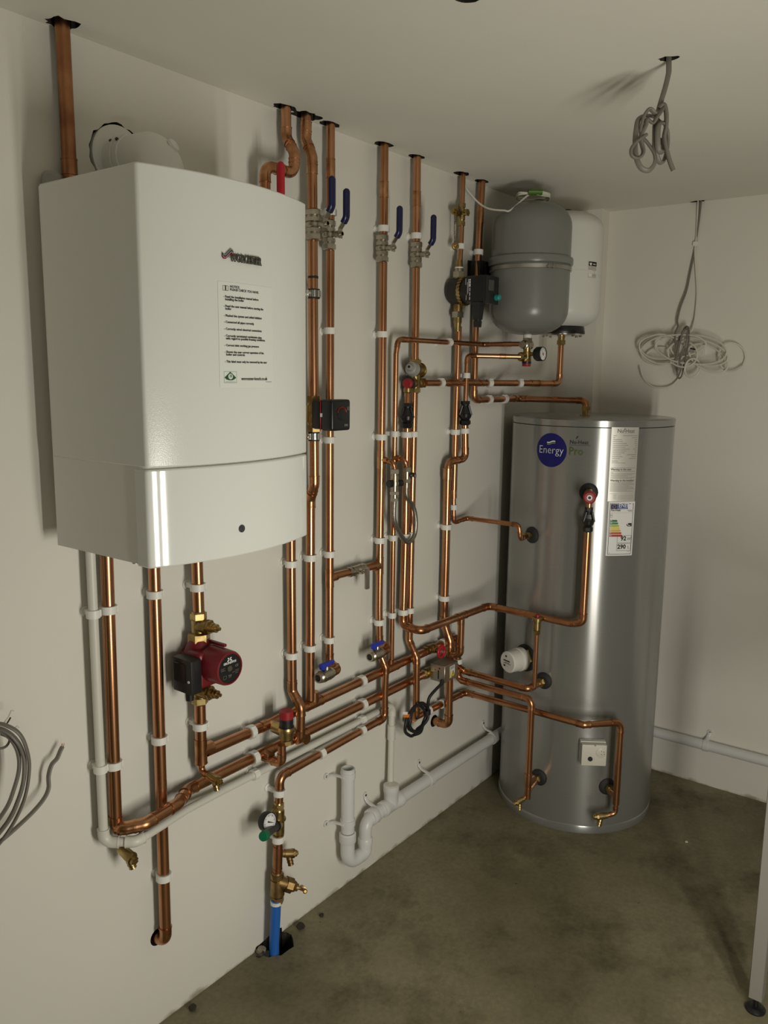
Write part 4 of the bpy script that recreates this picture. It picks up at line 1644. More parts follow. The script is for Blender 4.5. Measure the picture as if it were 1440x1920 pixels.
MB().stack(ko, kd, [(.016, .0225, .0235)], 26).build('knob_seat', BRASS, t)
gk = MB().stack(ko + kd * .016, kd, [(.003, .0245, .0250), (.020, .0250, .0205), (.004, .0175, .0125), (.018, .0115, .0100), (.002, .0100, .0085)], 28).build('grey_knob', GREYP, t)
MB().lathe(ko + kd * .0632, kd, [(0, .0045), (.0004, .0045)], 16).build('knob_hole', INK, gk)
MB().stack(V((bx_.x + .010, bx_.y, zz(718))), XX, [(.008, .015, .016), (.012, .0185, .0185, 6), (.006, .0155, .0155), (.014, .0175, .0175, 6), (.006, .0150, .0120)], 22).build('outlet_nut', BRASS, t)
ro = V((bx_.x - .008, bx_.y - .001, zz(718)))
rd = V((-.97, -.22, -.02)).normalized()
MB().stack(ro, rd, [(.010, .0165, .0165), (.008, .0190, .0190, 6), (.014, .0155, .0155)], 22).build('relief_body', BRASS, t)
MB().stack(ro + rd * .032, rd, [(.008, .0175, .0175), (.003, .0175, .0160)], 24).build('relief_collar', BLACKP, t)
MB().stack(ro + rd * .043, rd, [(.003, .0150, .0165), (.013, .0165, .0160), (.003, .0160, .0130)], 28).build('red_knob', REDP, t)
pr_ = W(764.6, 726, .036)
MB().stack(V((pr_.x, -.036, pr_.z + .012)), -UP, [(.016, .0120, .0120), (.012, .0140, .0140), (.003, .0135, .0100)], 20).build('relief_outlet', BRASS, t)


def tundish(label, p0, p1, s=1.0, shut=False):
    """open black tundish between two ends: nut, two side arms with an air gap, cup and lower nut"""
    p0, p1 = Vector(p0), Vector(p1)
    t = thing('tundish', label, 'tundish', p1)
    ax = (p1 - p0)
    L = ax.length
    ax.normalize()
    MB().stack(p0, ax, [(L * .13, .0150 * s, .0150 * s, 8), (L * .06, .0120 * s, .0110 * s)], 18).build('inlet_nut', BLACKP, t)
    b = MB()
    _, a, bb = frame(ax)
    sd = CR - ax * CR.dot(ax)
    sd.normalize()
    fr_ = sd.cross(ax)
    for sg in (-1, 1):
        q0 = p0 + ax * L * .18 + sd * sg * .010 * s
        q1 = p0 + ax * L * .56 + sd * sg * .0185 * s
        d = (q1 - q0)
        b.box((q0 + q1) / 2, (.007 * s, .024 * s, d.length + .004), (d.normalized().cross(fr_).normalized(), fr_, d.normalized()), .002, 1)
    if shut:
        b.stack(p0 + ax * L * .18, ax, [(L * .34, .0105 * s, .0190 * s)], 18)
    b.build('side_arms', BLACKG, t)
    MB().stack(p0 + ax * L * .17, ax, [(L * .12, .0085 * s, .0070 * s)], 16).build('drip_nozzle', BLACKP, t)
    MB().stack(p0 + ax * L * .50, ax, [(L * .03, .0195 * s, .0215 * s), (L * .14, .0215 * s, .0190 * s), (L * .10, .0190 * s, .0140 * s), (L * .04, .0140 * s, .0170 * s, 8), (L * .15, .0185 * s, .0185 * s, 8), (L * .04, .0165 * s, .0140 * s, 8)], 24).build('cup', BLACKG, t)


tundish('black tundish under the red-knobbed brass valve, leftmost of three', W(763.9, 756, .038), W(763, 803, .040), 1.12, True)
tundish('black tundish on the thin pipe below the grey vessel, middle one of three', W(872.7, 752, .058), W(872, 797, .058), 1.12, True)

# ---- filling loop
fa = W(716, 864, D0)
f1 = XP(735, 867.5, fa.x)
f1b = XP(737, 868, fa.x)
fz0 = XP(744, 882, fa.x)
loop = thing('filling_loop', 'braided silver filling loop with two isolating valves and black lever knobs', 'filling loop', V((f1.x, f1.y, 1.1)))
fa2 = W(739, 860, D0)
ya = f1b.y
E1 = V((fa.x + .010, ya, fa.z - .002))
E2 = V((fa2.x + .012, ya + .002, fa2.z))
for s_, E_ in ((fa, E1), (fa2, E2)):
    pth, _ = arc_path([s_, V((s_.x, E_.y + .0, s_.z)), V((E_.x, E_.y - .001, s_.z - .03))], .024, 8)
    MB().tube(pth, r15, 16).build('copper_tail', COPPER, loop)
A = V((E1.x, E1.y, fa.z - .024))
zl = lambda py: XP(744, py, A.x).z
b = MB().stack(A, -UP, [(.014, .0150, .0150, 6), (.006, .011, .011), (.020, .0125, .0125), (.012, .0150, .0150), (.020, .0120, .0120), (.010, .0160, .0160, 6), (.012, .0115, .0115), (.010, .0140, .0140, 6)], 18)
b.build('check_valve_body', NICKEL, loop)
c = A - UP * .046
b = MB().stack(c, V((.9, -.4, 0)), [(.014, .008, .008), (.014, .0105, .0105)], 14)
b.build('valve_knob', BLACKP, loop)
b = MB().stack(c, V((-.9, .2, 0)), [(.014, .010, .010), (.012, .012, .012)], 14)
b.build('valve_knob', BLACKP, loop)
B = V((E2.x, E2.y, fa2.z - .026))
MB().stack(B, -UP, [(.014, .0150, .0150, 6), (.024, .0125, .0125), (.012, .0145, .0145, 6), (.016, .0090, .0100)], 18).build('isolating_valve', NICKEL, loop)
b = MB().stack(B - UP * .026, V((.75, -.65, 0)), [(.010, .005, .005), (.006, .009, .009)], 14)
b.box(B - UP * .026 + V((.75, -.65, 0)) * .024, (.040, .009, .013), (V((.65, .75, 0)), V((.75, -.65, 0)), UP), .002, 1)
b.build('valve_lever', BLACKP, loop)
hs = A - UP * .104
he = B - UP * .066
ym = (hs.y + he.y) / 2
hp = [hs, V((hs.x + .001, hs.y, zl(975))), V((W(752, 1003, -ym).x, ym, W(752, 1003, -ym).z)), V((W(765, 1017, -ym).x, ym, W(765, 1017, -ym).z)), V((W(777, 1003, -ym).x, ym, W(777, 1003, -ym).z)), V((W(779.5, 976, -ym).x, ym, W(779.5, 976, -ym).z)), V((W(775, 950, -he.y).x, he.y, W(775, 950, -he.y).z)), V((he.x + .004, he.y, W(770, 930, -he.y).z)), he]
MB().tube(smooth(hp, 8), .0072, 12).build('braided_hose', FERRULE, loop)

# ---- motorised valve and gate valve on the long pipes
mc = W(796, 1264, D0)
t = thing('motorised_valve', 'brass motorised valve with a steel box head and warning sticker', 'motorised valve', mc)
MB().stack(mc - XX * .014, XX, [(.014, .0175, .0175, 6), (.006, .0145, .0145), (.030, .0195, .0195), (.006, .0145, .0145), (.014, .0175, .0175, 6)], 22).build('valve_body', BRASS, t)
MB().stack(mc + XX * .020, OUT, [(.030, .014, .014)], 18).build('valve_neck', BRASS, t)
hb = W(822, 1276, .095)
hc = V((mc.x + .058, -.080, mc.z + .010))
hd = MB().box(hc, (.088, .062, .062), None, .0015, 1).build('actuator_head', STEELBOX, t)
dq = planar(hc + V((-.012, -.0312, .023)), XX, -UP, .034, .044)
st_ = dq.sheet(MB(), 0, 0, 1, 1, .0004, 2, 2).build('sticker', PAPER, hd)
b = MB()
dq.sheet(b, .04, .36, .28, .97, .0008, 1, 1)
dq.poly(b, [(.36, .95), (.95, .95), (.655, .42)], .0008)
b.build('sticker_yellow', YELLOW, st_)
b = MB()
for a, q in (((.36, .95), (.95, .95)), ((.95, .95), (.655, .42)), ((.655, .42), (.36, .95))):
    d = (q[0] - a[0], q[1] - a[1])
    l = math.hypot(*d)
    n2 = (-d[1] / l * .025, d[0] / l * .025)
    dq.poly(b, [(a[0] + n2[0], a[1] + n2[1]), (q[0] + n2[0], q[1] + n2[1]), (q[0] - n2[0], q[1] - n2[1]), (a[0] - n2[0], a[1] - n2[1])], .0012)
dq.poly(b, [(.67, .56), (.60, .74), (.66, .74), (.62, .88), (.73, .69), (.67, .69), (.71, .56)], .0012)
for i in range(4):
    dq.line(b, .10, .90 - .1 * (i % 2), .08 + i * .06, .02)
b.build('sticker_print', INK, st_)
b = MB()
b.box(hc + V((-.0442, -.004, -.004)), (.001, .005, .034))
b.lathe(hc + V((-.0442, -.008, .020)), V((-1, 0, 0)), [(0, .003), (.0008, .003)], 10)
b.lathe(hc + V((-.0442, .010, .012)), V((-1, 0, 0)), [(0, .002), (.0008, .002)], 10)
b.build('lever_slot', INK, hd)
gl = hc + V((-.043, -.020, -.022))
MB().stack(gl, V((-.6, -.2, -.75)), [(.014, .008, .006)], 14).build('cable_gland', BLACKP, hd)
# its flex, coiled and hung on the pipe
cc0 = W(783, 1345, .085)


def coil_pts(cx_, cz_, y_, rx, rz, n, ph=0.0, jit=.006):
    out = []
    for k in range(n):
        a = ph + 2 * PI * k / 12
        out.append(V((cx_ + math.cos(a) * (rx + random.uniform(-jit, jit)), y_ + random.uniform(-.006, .006), cz_ + math.sin(a) * (rz + random.uniform(-jit, jit)))))
    return out


cxz = W(784, 1347, .085)
path = [gl + V((-.006, -.003, -.009)), W(806, 1306, .092), W(802, 1325, .088)] + coil_pts(cxz.x, cxz.z + .004, -.085, .058, .048, 37, .6, .0022)
cb = thing('coiled_flex', 'black flex from the motorised valve, coiled and hung below its box', 'cable', V((cxz.x, -.085, cxz.z - .05)))
MB().tube(smooth(path, 5), .0056, 10).build('cable', BLACKCABLE, cb)
b = MB().tube(smooth(coil_pts(cxz.x - .006, cxz.z - .010, -.078, .062, .052, 13, 2.0, .002), 5), .0056, 10)
b.build('outer_turn', BLACKCABLE, cb)
b = MB().ring(V((cxz.x + .058, -.083, cxz.z + .004)), UP, .009, .0135, .016, 14)
b.build('tape_wrap', BLACKP, cb)
tg = W(762, 1342, .09)
b = MB()
b.box(tg, (.030, .003, .012), (V((.9, -.1, -.3)).normalized(), V((.1, 1, 0)).normalized(), V((.3, 0, .95)).normalized()), .0005, 1)
b.build('orange_tag', ORANGE, cb)
b = MB().box(tg + V((-.008, .0, .012)), (.026, .003, .010), (V((.9, -.1, -.35)).normalized(), V((.1, 1, 0)).normalized(), V((.35, 0, .93)).normalized()), .0005, 1)
b.build('white_tag', CLIPW, cb)

gvc = W(805, 1217.5, D0)
t = thing('gate_valve', 'brass gate valve with a small red handwheel in front of the outlet pipe', 'valve', gvc)
MB().stack(gvc - XX * .032, XX, [(.014, .0170, .0170, 6), (.006, .0135, .0135), (.026, .0175, .0175), (.006, .0135, .0135), (.014, .0170, .0170, 6)], 22).build('body', BRASS_OLD, t)
wc_ = XP(829, 1223, gvc.x + .012)
MB().stack(gvc + XX * .006, OUT, [(.018, .0125, .0125), (.010, .0105, .0105, 6), (max(.01, -wc_.y - D0 - .030), .006, .006)], 18).build('stem', BRASS_OLD, t)
wcn = V((gvc.x + .006, wc_.y, gvc.z))
b = MB()
pp = [wcn + XX * math.cos(2 * PI * k / 28) * .0205 + UP * math.sin(2 * PI * k / 28) * .0205 * (1 + 0) for k in range(28)]
b.tube(pp, .0052, 10, closed=True)
for k in range(4):
    a = PI / 4 + k * PI / 2
    b.tube([wcn + OUT * -.002, wcn + XX * math.cos(a) * .019 + UP * math.sin(a) * .019], .0032, 8)
b.build('handwheel', REDV, t)
MB().stack(wcn + OUT * -.008, OUT, [(.012, .005, .005), (.003, .004, .003)], 12).build('wheel_nut', CHROME, t)

# ---- black circulation pump on the thin riser
pc = W(859.5, 547, .040)
zq = lambda py: W(860, py, .040).z
t = thing('circulation_pump', 'black circulation pump with a teal knob, left of the grey vessel', 'pump', V((pc.x, -.04, zq(625))))
MB().stack(V((pc.x, -.04, zq(505))), UP, [(zq(487) - zq(505), .0135, .0115)], 18).build('upper_adaptor', BRASS_OLD, t)
MB().stack(V((pc.x, -.04, zq(521))), UP, [(.020, .0225, .0225, 6), (zq(505) - zq(521) - .020 + .004, .0145, .0145)], 20).build('upper_union', NICKEL, t)
MB().ring(V((pc.x, -.04, zq(502))), UP, .012, .0150, .004, 16).build('seal_ring', CLIPW, t)
MB().stack(V((pc.x, -.04, zq(596))), UP, [(.020, .0225, .0225, 6)], 20).build('lower_union', NICKEL, t)
MB().stack(V((pc.x, -.04, zq(622))), UP, [(zq(606) - zq(622), .0110, .0130), (zq(594) - zq(606), .0145, .0145)], 18).build('lower_adaptor', BRASS, t)
b = MB().stack(V((pc.x, -.04, zq(585))), UP, [(zq(520) - zq(585) + .004, .0155, .0155)], 20)
b.build('pump_neck', BRASS_OLD, t)
b = MB().lathe(V((pc.x, -.006, pc.z)), OUT, [(0, .034), (.012, .045), (.050, .047), (.054, .044)], 36)
b.build('volute', IRON, t)
b = MB().lathe(V((pc.x, -.060, pc.z)), OUT, [(0, .0475), (.012, .0475)], 24)
for k in range(24):
    a = 2 * PI * k / 24
    b.box(V((pc.x + math.cos(a) * .0475, -.066, pc.z + math.sin(a) * .0475)), (.006, .012, .004), (V((math.cos(a), 0, math.sin(a))), OUT, V((-math.sin(a), 0, math.cos(a)))))
ob = b.build('union_ring', BRASS, t)
hb = MB()
hb.lathe(V((pc.x, -.072, pc.z)), OUT, [(0, .043), (.028, .043)], 32)
hb.box(V((pc.x + .004, -.128, pc.z + .003)), (.084, .080, .088), None, .008, 2)
head = hb.build('motor_head', BLACKP, t)
b = MB().box(V((pc.x + .006, -.1685, pc.z - .000)), (.088, .010, .094), None, .004, 2)
b.build('front_panel', BLACKG, head)
MB().box(V((pc.x - .004, -.174, pc.z + .014)), (.034, .002, .036), None, .0005, 1).build('display', mat('dim_display', (.07, .07, .065), .3), head)
MB().stack(V((pc.x + .030, -.1735, pc.z - .024)), OUT, [(.014, .0105, .0100), (.003, .0100, .0080)], 24).build('control_knob', TEAL, head)
dq = planar(V((pc.x - .0388, -.090, pc.z + .044)), UP * -1, OUT, .088, .05)
dq = Decal(lambda u, v: (V((pc.x - .0386, -.092 - .030 * (1 - v), pc.z - .042 + .084 * u)), V((-1, 0, 0))), .084, .030)
b = MB()
for u0, u1 in ((.62, .74), (.76, .84), (.86, .92)):
    dq.line(b, u0, u1, .40, .20, .0006)
for u0, u1 in ((.10, .22), (.26, .40), (.44, .58)):
    dq.line(b, u0, u1, .38, .10, .0006)
for v, u0, u1 in ((.60, .36, .92), (.72, .30, .80), (.84, .10, .30), (.94, .5, .95)):
    dq.line(b, u0, u1, v, .05, .0006)
b.build('side_lettering', INKW, head)
b = MB()
b.sheet = None
MB().stack(V((pc.x - .004, -.124, pc.z - .040)), -UP, [(.010, .026, .024, 8), (.048, .022, .017, 8), (.006, .013, .013), (.020, .0155, .0135, 8)], 16).build('power_plug', BLACKP, t)

# ---- drain cock with chained cap on the same riser
dcp = W(865.5, 402, D0)
t = thing('drain_cock', 'brass drain tee near the ceiling with a chained hose cap', 'drain valve', dcp)
MB().stack(dcp - UP * .038, UP, [(.014, .0135, .0135, 8), (.006, .0105, .0115), (.034, .0125, .0125), (.006, .0115, .0105), (.014, .0135, .0135, 8)], 20).build('tee_body', BRASS, t)
dl_ = V((-1, -.06, .02)).normalized()
MB().stack(dcp + UP * .002, dl_, [(.020, .0095, .0095), (.016, .0155, .0155, 6), (.004, .0105, .0105), (.012, .0125, .0125), (.010, .0075, .0065)], 20).build('outlet', BRASS, t)
MB().stack(dcp + UP * .004, OUT, [(.020, .0105, .0105), (.006, .0125, .0125, 6)], 16).build('side_boss', BRASS, t)
ct = dcp + dl_ * .050 - UP * .012
capc = V((ct.x, ct.y - .002, W(846, 461, -ct.y).z))
for k in range(12):
    p = ct.lerp(capc + UP * .014, k / 11)
    pp = [p + UP * math.cos(2 * PI * j / 10) * .0048 + (XX if k % 2 else OUT) * math.sin(2 * PI * j / 10) * .0022 for j in range(10)]
    MB().tube(pp, .0009, 5, closed=True).build('chain_link', BRASS, t)
MB().lathe(capc, V((-.35, -.9, .1)), [(0, .0125), (.010, .0125), (.011, .011), (.011, .006), (.004, .005)], 22).build('hose_cap', BRASS, t)


# ---- the two vessels
def vessel_profile(z0, z1, R, dome):
    pr = []
    n = 9
    for k in range(n + 1):
        a = PI / 2 * k / n
        pr.append((z0 + dome * (1 - math.cos(a)), max(.001, R * math.sin(a) ** .75)))
    for k in range(n + 1):
        a = PI / 2 * (1 - k / n)
        pr.append((z1 - dome * (1 - math.cos(a)), max(.001, R * math.sin(a) ** .75)))
    return pr


zgb = XP(990, 628, VG.x).z
zgt = 2.322
vg = thing('expansion_vessel', 'grey expansion vessel with a mid seam, hung high on the wall', 'expansion vessel', V((VG.x, VG.y, zgb)))
MB().lathe(V((VG.x, VG.y, 0)), UP, vessel_profile(zgb, zgt, .141, .088), 64).build('shell', VESSELG, vg, ang=60)
zs = 2.103
b = MB()
b.lathe(V((VG.x, VG.y, 0)), UP, [(zs - .004, .139), (zs, .1490), (zs + .004, .1505), (zs + .020, .1505), (zs + .024, .1490), (zs + .028, .139)], 64)
b.build('seam_band', VESSELG, vg)
b = MB()
b.ring(V((VG.x, VG.y, zs - .014)), UP, .139, .1455, .013, 64)
b.build('clamp_band', STEELBOX, vg)
a_ = math.atan2(-.70, -.48)
bp = V((VG.x + math.cos(a_) * .147, VG.y + math.sin(a_) * .147, zs - .016))
tdir = V((-math.sin(a_), math.cos(a_), 0))
b = MB().lathe(bp - tdir * .016, tdir, [(0, .0035), (.032, .0035)], 8)
for s_ in (-1, 1):
    b.box(bp + tdir * s_ * .009, (.010, .004, .013), (V((math.cos(a_), math.sin(a_), 0)), tdir, UP))
b.build('clamp_bolt', STEELBOX, vg)
b = MB()
b.box(V((VG.x - .098, -.030, zs - .006)), (.005, .058, .050), None)
b.box(V((VG.x - .098, -.003, zs - .006)), (.020, .004, .056), None)
b.box(V((VG.x + .105, -.030, zs - .006)), (.005, .056, .050), None)
b.box(V((VG.x, -.052, zs - .006)), (.215, .005, .050), None)
b.build('wall_bracket', BLACKP, vg)
MB().lathe(V((VG.x, VG.y, zgb)), -UP, [(-.006, .014), (.004, .014), (.006, .012)], 20).build('port', STEELBOX, vg)
MB().lathe(V((VG.x + .02, VG.y - .01, zgt - .004)), UP, [(0, .022), (.012, .020), (.014, .014)], 20).build('air_cap', BLACKP, vg)

zwb = XP(1048, 626, VWH.x).z + .018
vw = thing('expansion_vessel', 'white expansion vessel with a black base flange, in the corner behind the grey one', 'expansion vessel', V((VWH.x, VWH.y, zwb)))
MB().lathe(V((VWH.x, VWH.y, 0)), UP, vessel_profile(zwb, 2.335, .141, .070), 64).build('shell', VESSELW, vw, ang=60)
MB().ring(V((VWH.x, VWH.y, 2.10)), UP, .139, .1425, .012, 64).build('seam_band', VESSELW, vw)
MB().lathe(V((VWH.x, VWH.y, zwb - .004)), UP, [(-.016, .088), (-.012, .090), (.010, .086), (.014, .082)], 48).build('base_flange', BLACKG, vw)
MB().lathe(V((VWH.x, VWH.y, zwb - .020)), -UP, [(0, .085), (.004, .085), (.005, .083)], 48).build('flange_plate', CHROME, vw)
for k in range(8):
    a = 2 * PI * k / 8 + .3
    MB().lathe(V((VWH.x + math.cos(a) * .073, VWH.y + math.sin(a) * .073, zwb - .025)), -UP, [(0, .0065), (.006, .0065)], 6).build('flange_bolt', CHROME, vw)
MB().stack(V((VWH.x, VWH.y, zwb - .025)), -UP, [(.018, .0135, .0135), (.016, .0180, .0180, 6), (.004, .014, .012)], 20).build('union_nut', BRASS, vw)
MB().lathe(V((VWH.x, VWH.y, 2.333)), UP, [(0, .020), (.010, .018)], 20).build('air_cap', BLACKP, vw)
MB().box(V((VWH.x, -.027, 2.10)), (.12, .050, .05)).build('wall_bracket', BLACKP, vw)


def wsurf(px, py):
    r = ray(px, py)
    ox, oy = CAM.x - VWH.x, CAM.y - VWH.y
    a = r.x * r.x + r.y * r.y
    b = 2 * (r.x * ox + r.y * oy)
    c = ox * ox + oy * oy - .1415 ** 2
    q = CAM + r * ((-b - math.sqrt(max(0, b * b - 4 * a * c))) / 2 / a)
    return math.atan2(q.y - VWH.y, q.x - VWH.x), q.z


wa, wz0 = wsurf(1104, 490)
wb, _ = wsurf(1118.5, 494)
_, wz1 = wsurf(1104, 520)
while wb < wa:
    wb += 2 * PI


def wdec(u, v):
    a = wa + (wb - wa) * u
    n = V((math.cos(a), math.sin(a), 0))
    return V((VWH.x, VWH.y, wz0 + (wz1 - wz0) * v)) + n * .1412, n


dw = Decal(wdec, (wb - wa) * .1412, wz0 - wz1)
wl = dw.sheet(MB(), 0, 0, 1, 1, .0006, 8, 2).build('maker_label', mat('label_grey', (.52, .49, .46), .5), vw)
b = MB()
dw.sheet(b, 0, 0, 1, .27, .0010, 8, 1)
b.build('label_header', INK, wl)
b = MB()
dw.poly(b, [(.07, .08), (.38, .08), (.30, .24), (.16, .24)], .0014)
dw.line(b, .50, .85, .15, .05, .0014)
dw.sheet(b, .03, .52, .42, .96, .0010, 4, 1)
b.build('label_light_print', INKW, wl)
b = MB()
for v, u0, u1 in ((.36, .30, .45), (.40, .55, .78), (.48, .1, .45), (.62, .55, .9), (.72, .55, .85), (.82, .55, .9)):
    dw.line(b, u0, u1, v, .018, .0012)
b.build('label_print', INKGREY, wl)

# ---- safety group hanging under the grey vessel
zg = lambda py: XP(989, py, VG.x).z
t = thing('safety_group', 'valve group with a red cap and dial gauge under the grey vessel', 'valve', V((VG.x, VG.y, zg(688))))
MB().stack(V((VG.x, VG.y, zg(634))), UP, [(zg(627) - zg(634), .0155, .0155)], 18).build('tape_seal', CLIPW, t)
b = MB().stack(V((VG.x, VG.y, zg(653))), UP, [(zg(643) - zg(653), .015, .016), (zg(634) - zg(643), .0185, .0185, 6)], 20)
b.lathe(V((VG.x - .034, VG.y + .004, zg(646.5))), XX, [(0, .0125), (.012, .0135), (.014, .016), (.060, .0175), (.062, .014)], 20)
b.build('cross_body', NICKEL, t)
MB().stack(V((VG.x, VG.y, zg(678))), UP, [(.010, .0175, .0175, 8), (zg(661) - zg(678) - .010, .0165, .0165), (.003, .0150, .0150), (zg(653) - zg(661) + .001, .0135, .0150)], 20).build('relief_body', BRASS, t)
b = MB().lathe(V((VG.x - .040, VG.y + .006, 1.783)), XX, [(0, .0125), (.006, .0165), (.024, .0165), (.030, .0125), (.040, .0125)], 20)
b.build('relief_outlet', BRASS, t)
MB().stack(V((VG.x, VG.y, zg(682))), UP, [(zg(677.5) - zg(682), .0165, .0172)], 24).build('relief_collar', BLACKP, t)
MB().stack(V((VG.x, VG.y, zg(687))), UP, [(.002, .0140, .0158), (zg(682) - zg(687) - .002, .0158, .0158)], 24).build('red_cap', REDP, t)
gdir = V((.02, -.999, .02)).normalized()
gdir = V((-.55, -.83, .04)).normalized()
gdir = V((-.08, -.99, .03)).normalized()
gcn = V((VG.x - .006, VG.y - .050, zg(664)))
MB().stack(V((VG.x, VG.y, zg(664))), (gcn - V((VG.x, VG.y, zg(664)))), [(.034, .007, .007)], 12).build('gauge_stem', BRASS, t)
g, dd = gauge(t, gcn + gdir * .018, gdir, .0255, .030)
b = MB()
a = math.radians(118)
u = (math.cos(a), -math.sin(a))
w = (-u[1] * .014, u[0] * .014)
dd.poly(b, [(.5 - u[0] * .14 + w[0] * 2.2, .5 - u[1] * .14 + w[1] * 2.2), (.5 + u[0] * .36, .5 + u[1] * .36), (.5 - u[0] * .14 - w[0] * 2.2, .5 - u[1] * .14 - w[1] * 2.2)], .0014)
b.build('needle', INK, g)
b = MB()
dd.disc(b, .5, .5, .0035, .0018, 12)
a = math.radians(215)
u = (math.cos(a), -math.sin(a))
w = (-u[1] * .012, u[0] * .012)
dd.poly(b, [(.5 + w[0], .5 + w[1]), (.5 + u[0] * .30, .5 + u[1] * .30), (.5 - w[0], .5 - w[1])], .0012)
b.build('red_hand', INKRED, g)

# ---- cable from the ceiling coiled on the grey vessel
tcb = thing('white_cable', 'white cable drooping from a ceiling hole to a taped coil on the grey vessel', 'cable', V((VG.x, VG.y, zgt)))
h_ = ZP(866, 336, H)
p0 = V((h_.x - .015, -.014, H + .02))
pts = [p0, W(872, 347, .03), W(884, 366, .045), W(901, 383, .07), W(920, 392, .11), W(945, 394.5, .16), W(958, 393.5, .18)]
ctop = V((VG.x, VG.y, zgt + .022))
loopp = []
for k in range(30):
    a = 2 * PI * k / 12 + 3.4
    loopp.append(ctop + V((math.cos(a) * (.060 + .006 * (k % 3)), math.sin(a) * (.052 + .005 * (k % 2)), .004 * (k / 12) + random.uniform(-.002, .003) - .008)))
MB().tube(smooth(pts + loopp, 5), .0033, 10).build('cable', WHITECABLE, tcb)
b = MB()
ang0 = math.atan2(-.6, -.8)
tp = ctop + V((math.cos(ang0) * .062, math.sin(ang0) * .055, .0))
td = V((-math.sin(ang0), math.cos(ang0), 0))
b.tube([tp - td * .024, tp + td * .024], .0135, 12, flat=.75)
b.build('green_tape', GREENTAPE, tcb)

# ---- relief valve, tundish and vent on the tank front
p, n = P_TP
t = thing('temperature_relief_valve', 'brass relief valve with a red knob on the upper front of the cylinder', 'valve', V((xa.x, xa.y, p.z - .05)))
cxy = V((xa.x, xa.y, 0))
vz = p.z - .004
mid = V((xa.x, xa.y, vz))
MB().stack(p + n * .020, n, [((mid - p).dot(n) - .006, .0150, .0160)], 20).build('body', BRASS, t)
MB().stack(mid + n * .010, n, [(.006, .0150, .0180)], 20).build('bonnet', BRASS, t)
kb = MB().stack(mid + n * .016, n, [(.003, .0195, .0225), (.016, .0225, .0215), (.004, .0215, .0170)], 28).build('red_knob', REDP, t)
MB().lathe(mid + n * .0385, n, [(0, .0095), (.0012, .0095)], 20).build('knob_centre', INKW, kb)
MB().lathe(mid + n * .0396, n, [(0, .0050), (.001, .0050)], 16).build('knob_button', INK, kb)
zt_ = XP(1102, 948, xa.x).z
MB().stack(mid, -UP, [(.020, .0120, .0120), (vz - .020 - zt_ - .010, .0145, .0145, 6)], 18).build('outlet_nut', BRASS, t)
run('copper_pipe', 'tiny copper length between the red-knobbed cylinder valve and its tundish', r15 * 1.2, [V((xa.x, xa.y, zt_ + .016)), V((xa.x, xa.y, zt_ - .006))])
tundish('black tundish on the front of the cylinder, rightmost of three', V((xa.x, xa.y, XP(1102, 951, xa.x).z)), V((xa.x, xa.y, XP(1101, 997, xa.x).z)))
vp = XP(1007, 1187, pt.x)
vp = V((pt.x, pt.y, vp.z))
t = thing('air_vent', 'brass automatic air vent with a red cap in front of the cylinder', 'air vent', vp)
MB().stack(vp - UP * .006, UP, [(.006, .010, .0125), (.010, .0135, .0135, 6), (.003, .0105, .0115), (.034, .0140, .0140), (.010, .0185, .0185), (.003, .0185, .016)], 24).build('body', BRASS, t)
MB().stack(vp + UP * .060, UP, [(.010, .0075, .0070)], 16).build('red_cap', REDP, t)
qa = V((q1_.x, q1_.y, P_BC[0].z - .03))
run('drain_tail', 'thin copper drain elbow at the foot of the long drop pipe by the cylinder', r15, [qa + UP * .004, V((qa.x, qa.y, XP(990, 1490, qa.x).z)), XP(983, 1495, qa.x) + V((-.010, 0, 0))], R=.016)
drain_cock('brass drain cock low at the left front of the cylinder', XP(985, 1495, qa.x) + V((-.010, 0, 0)), (-.72, .45, -.30), (-.1, -.1, -1), 1.0)
qb = V((qd.x, qd.y, P_BD[0].z - .028))
run('drain_tail', 'thin copper drain elbow at the foot of the rightmost pipe by the cylinder', r15, [qb + UP * .004, V((qb.x, qb.y, qb.z - .036)), V((qb.x - .022, qb.y + .024, qb.z - .044))], R=.016)
drain_cock('brass drain cock low at the right front of the cylinder', V((qb.x - .020, qb.y + .022, qb.z - .0435)), (-.66, .74, -.10), (-.25, .1, -1), 1.15)

# ================================================================== waste pipes
WD = .050
w0 = W(700, 1529, WD)
w1 = W(926, 1383, WD)
wz = (w0.z + w1.z) / 2
waste = thing('waste_pipe', 'pale grey waste pipe sloping along the wall behind the cylinder', 'pipe', w0)
wpts = [W(705, 1526, WD), W(926, 1382, WD), ]
d_ = (wpts[1] - wpts[0]).normalized()
wend = wpts[0] + d_ * ((3.36 - wpts[0].x) / d_.x)
MB().tube([wpts[0], wend], .0215, 24).build('tube', PVCG, waste)
tc_, ax_ = nearest([wpts[0], wend], 733, 1505)
b = MB().lathe(tc_ - ax_ * .055, ax_, [(0, .0265), (.004, .0275), (.020, .0275), (.024, .0255), (.086, .0255), (.090, .0275), (.106, .0275), (.110, .0265)], 28)
b.lathe(tc_, UP, [(0, .0255), (.045, .0255), (.049, .0275), (.072, .0275), (.074, .024)], 28)
b.build('tee', PVCG, waste)
b = MB().lathe(tc_ + UP * .072, UP, [(0, .0235), (.003, .0225), (.004, .0140)], 24)
b.build('reducer', PVCO, waste)


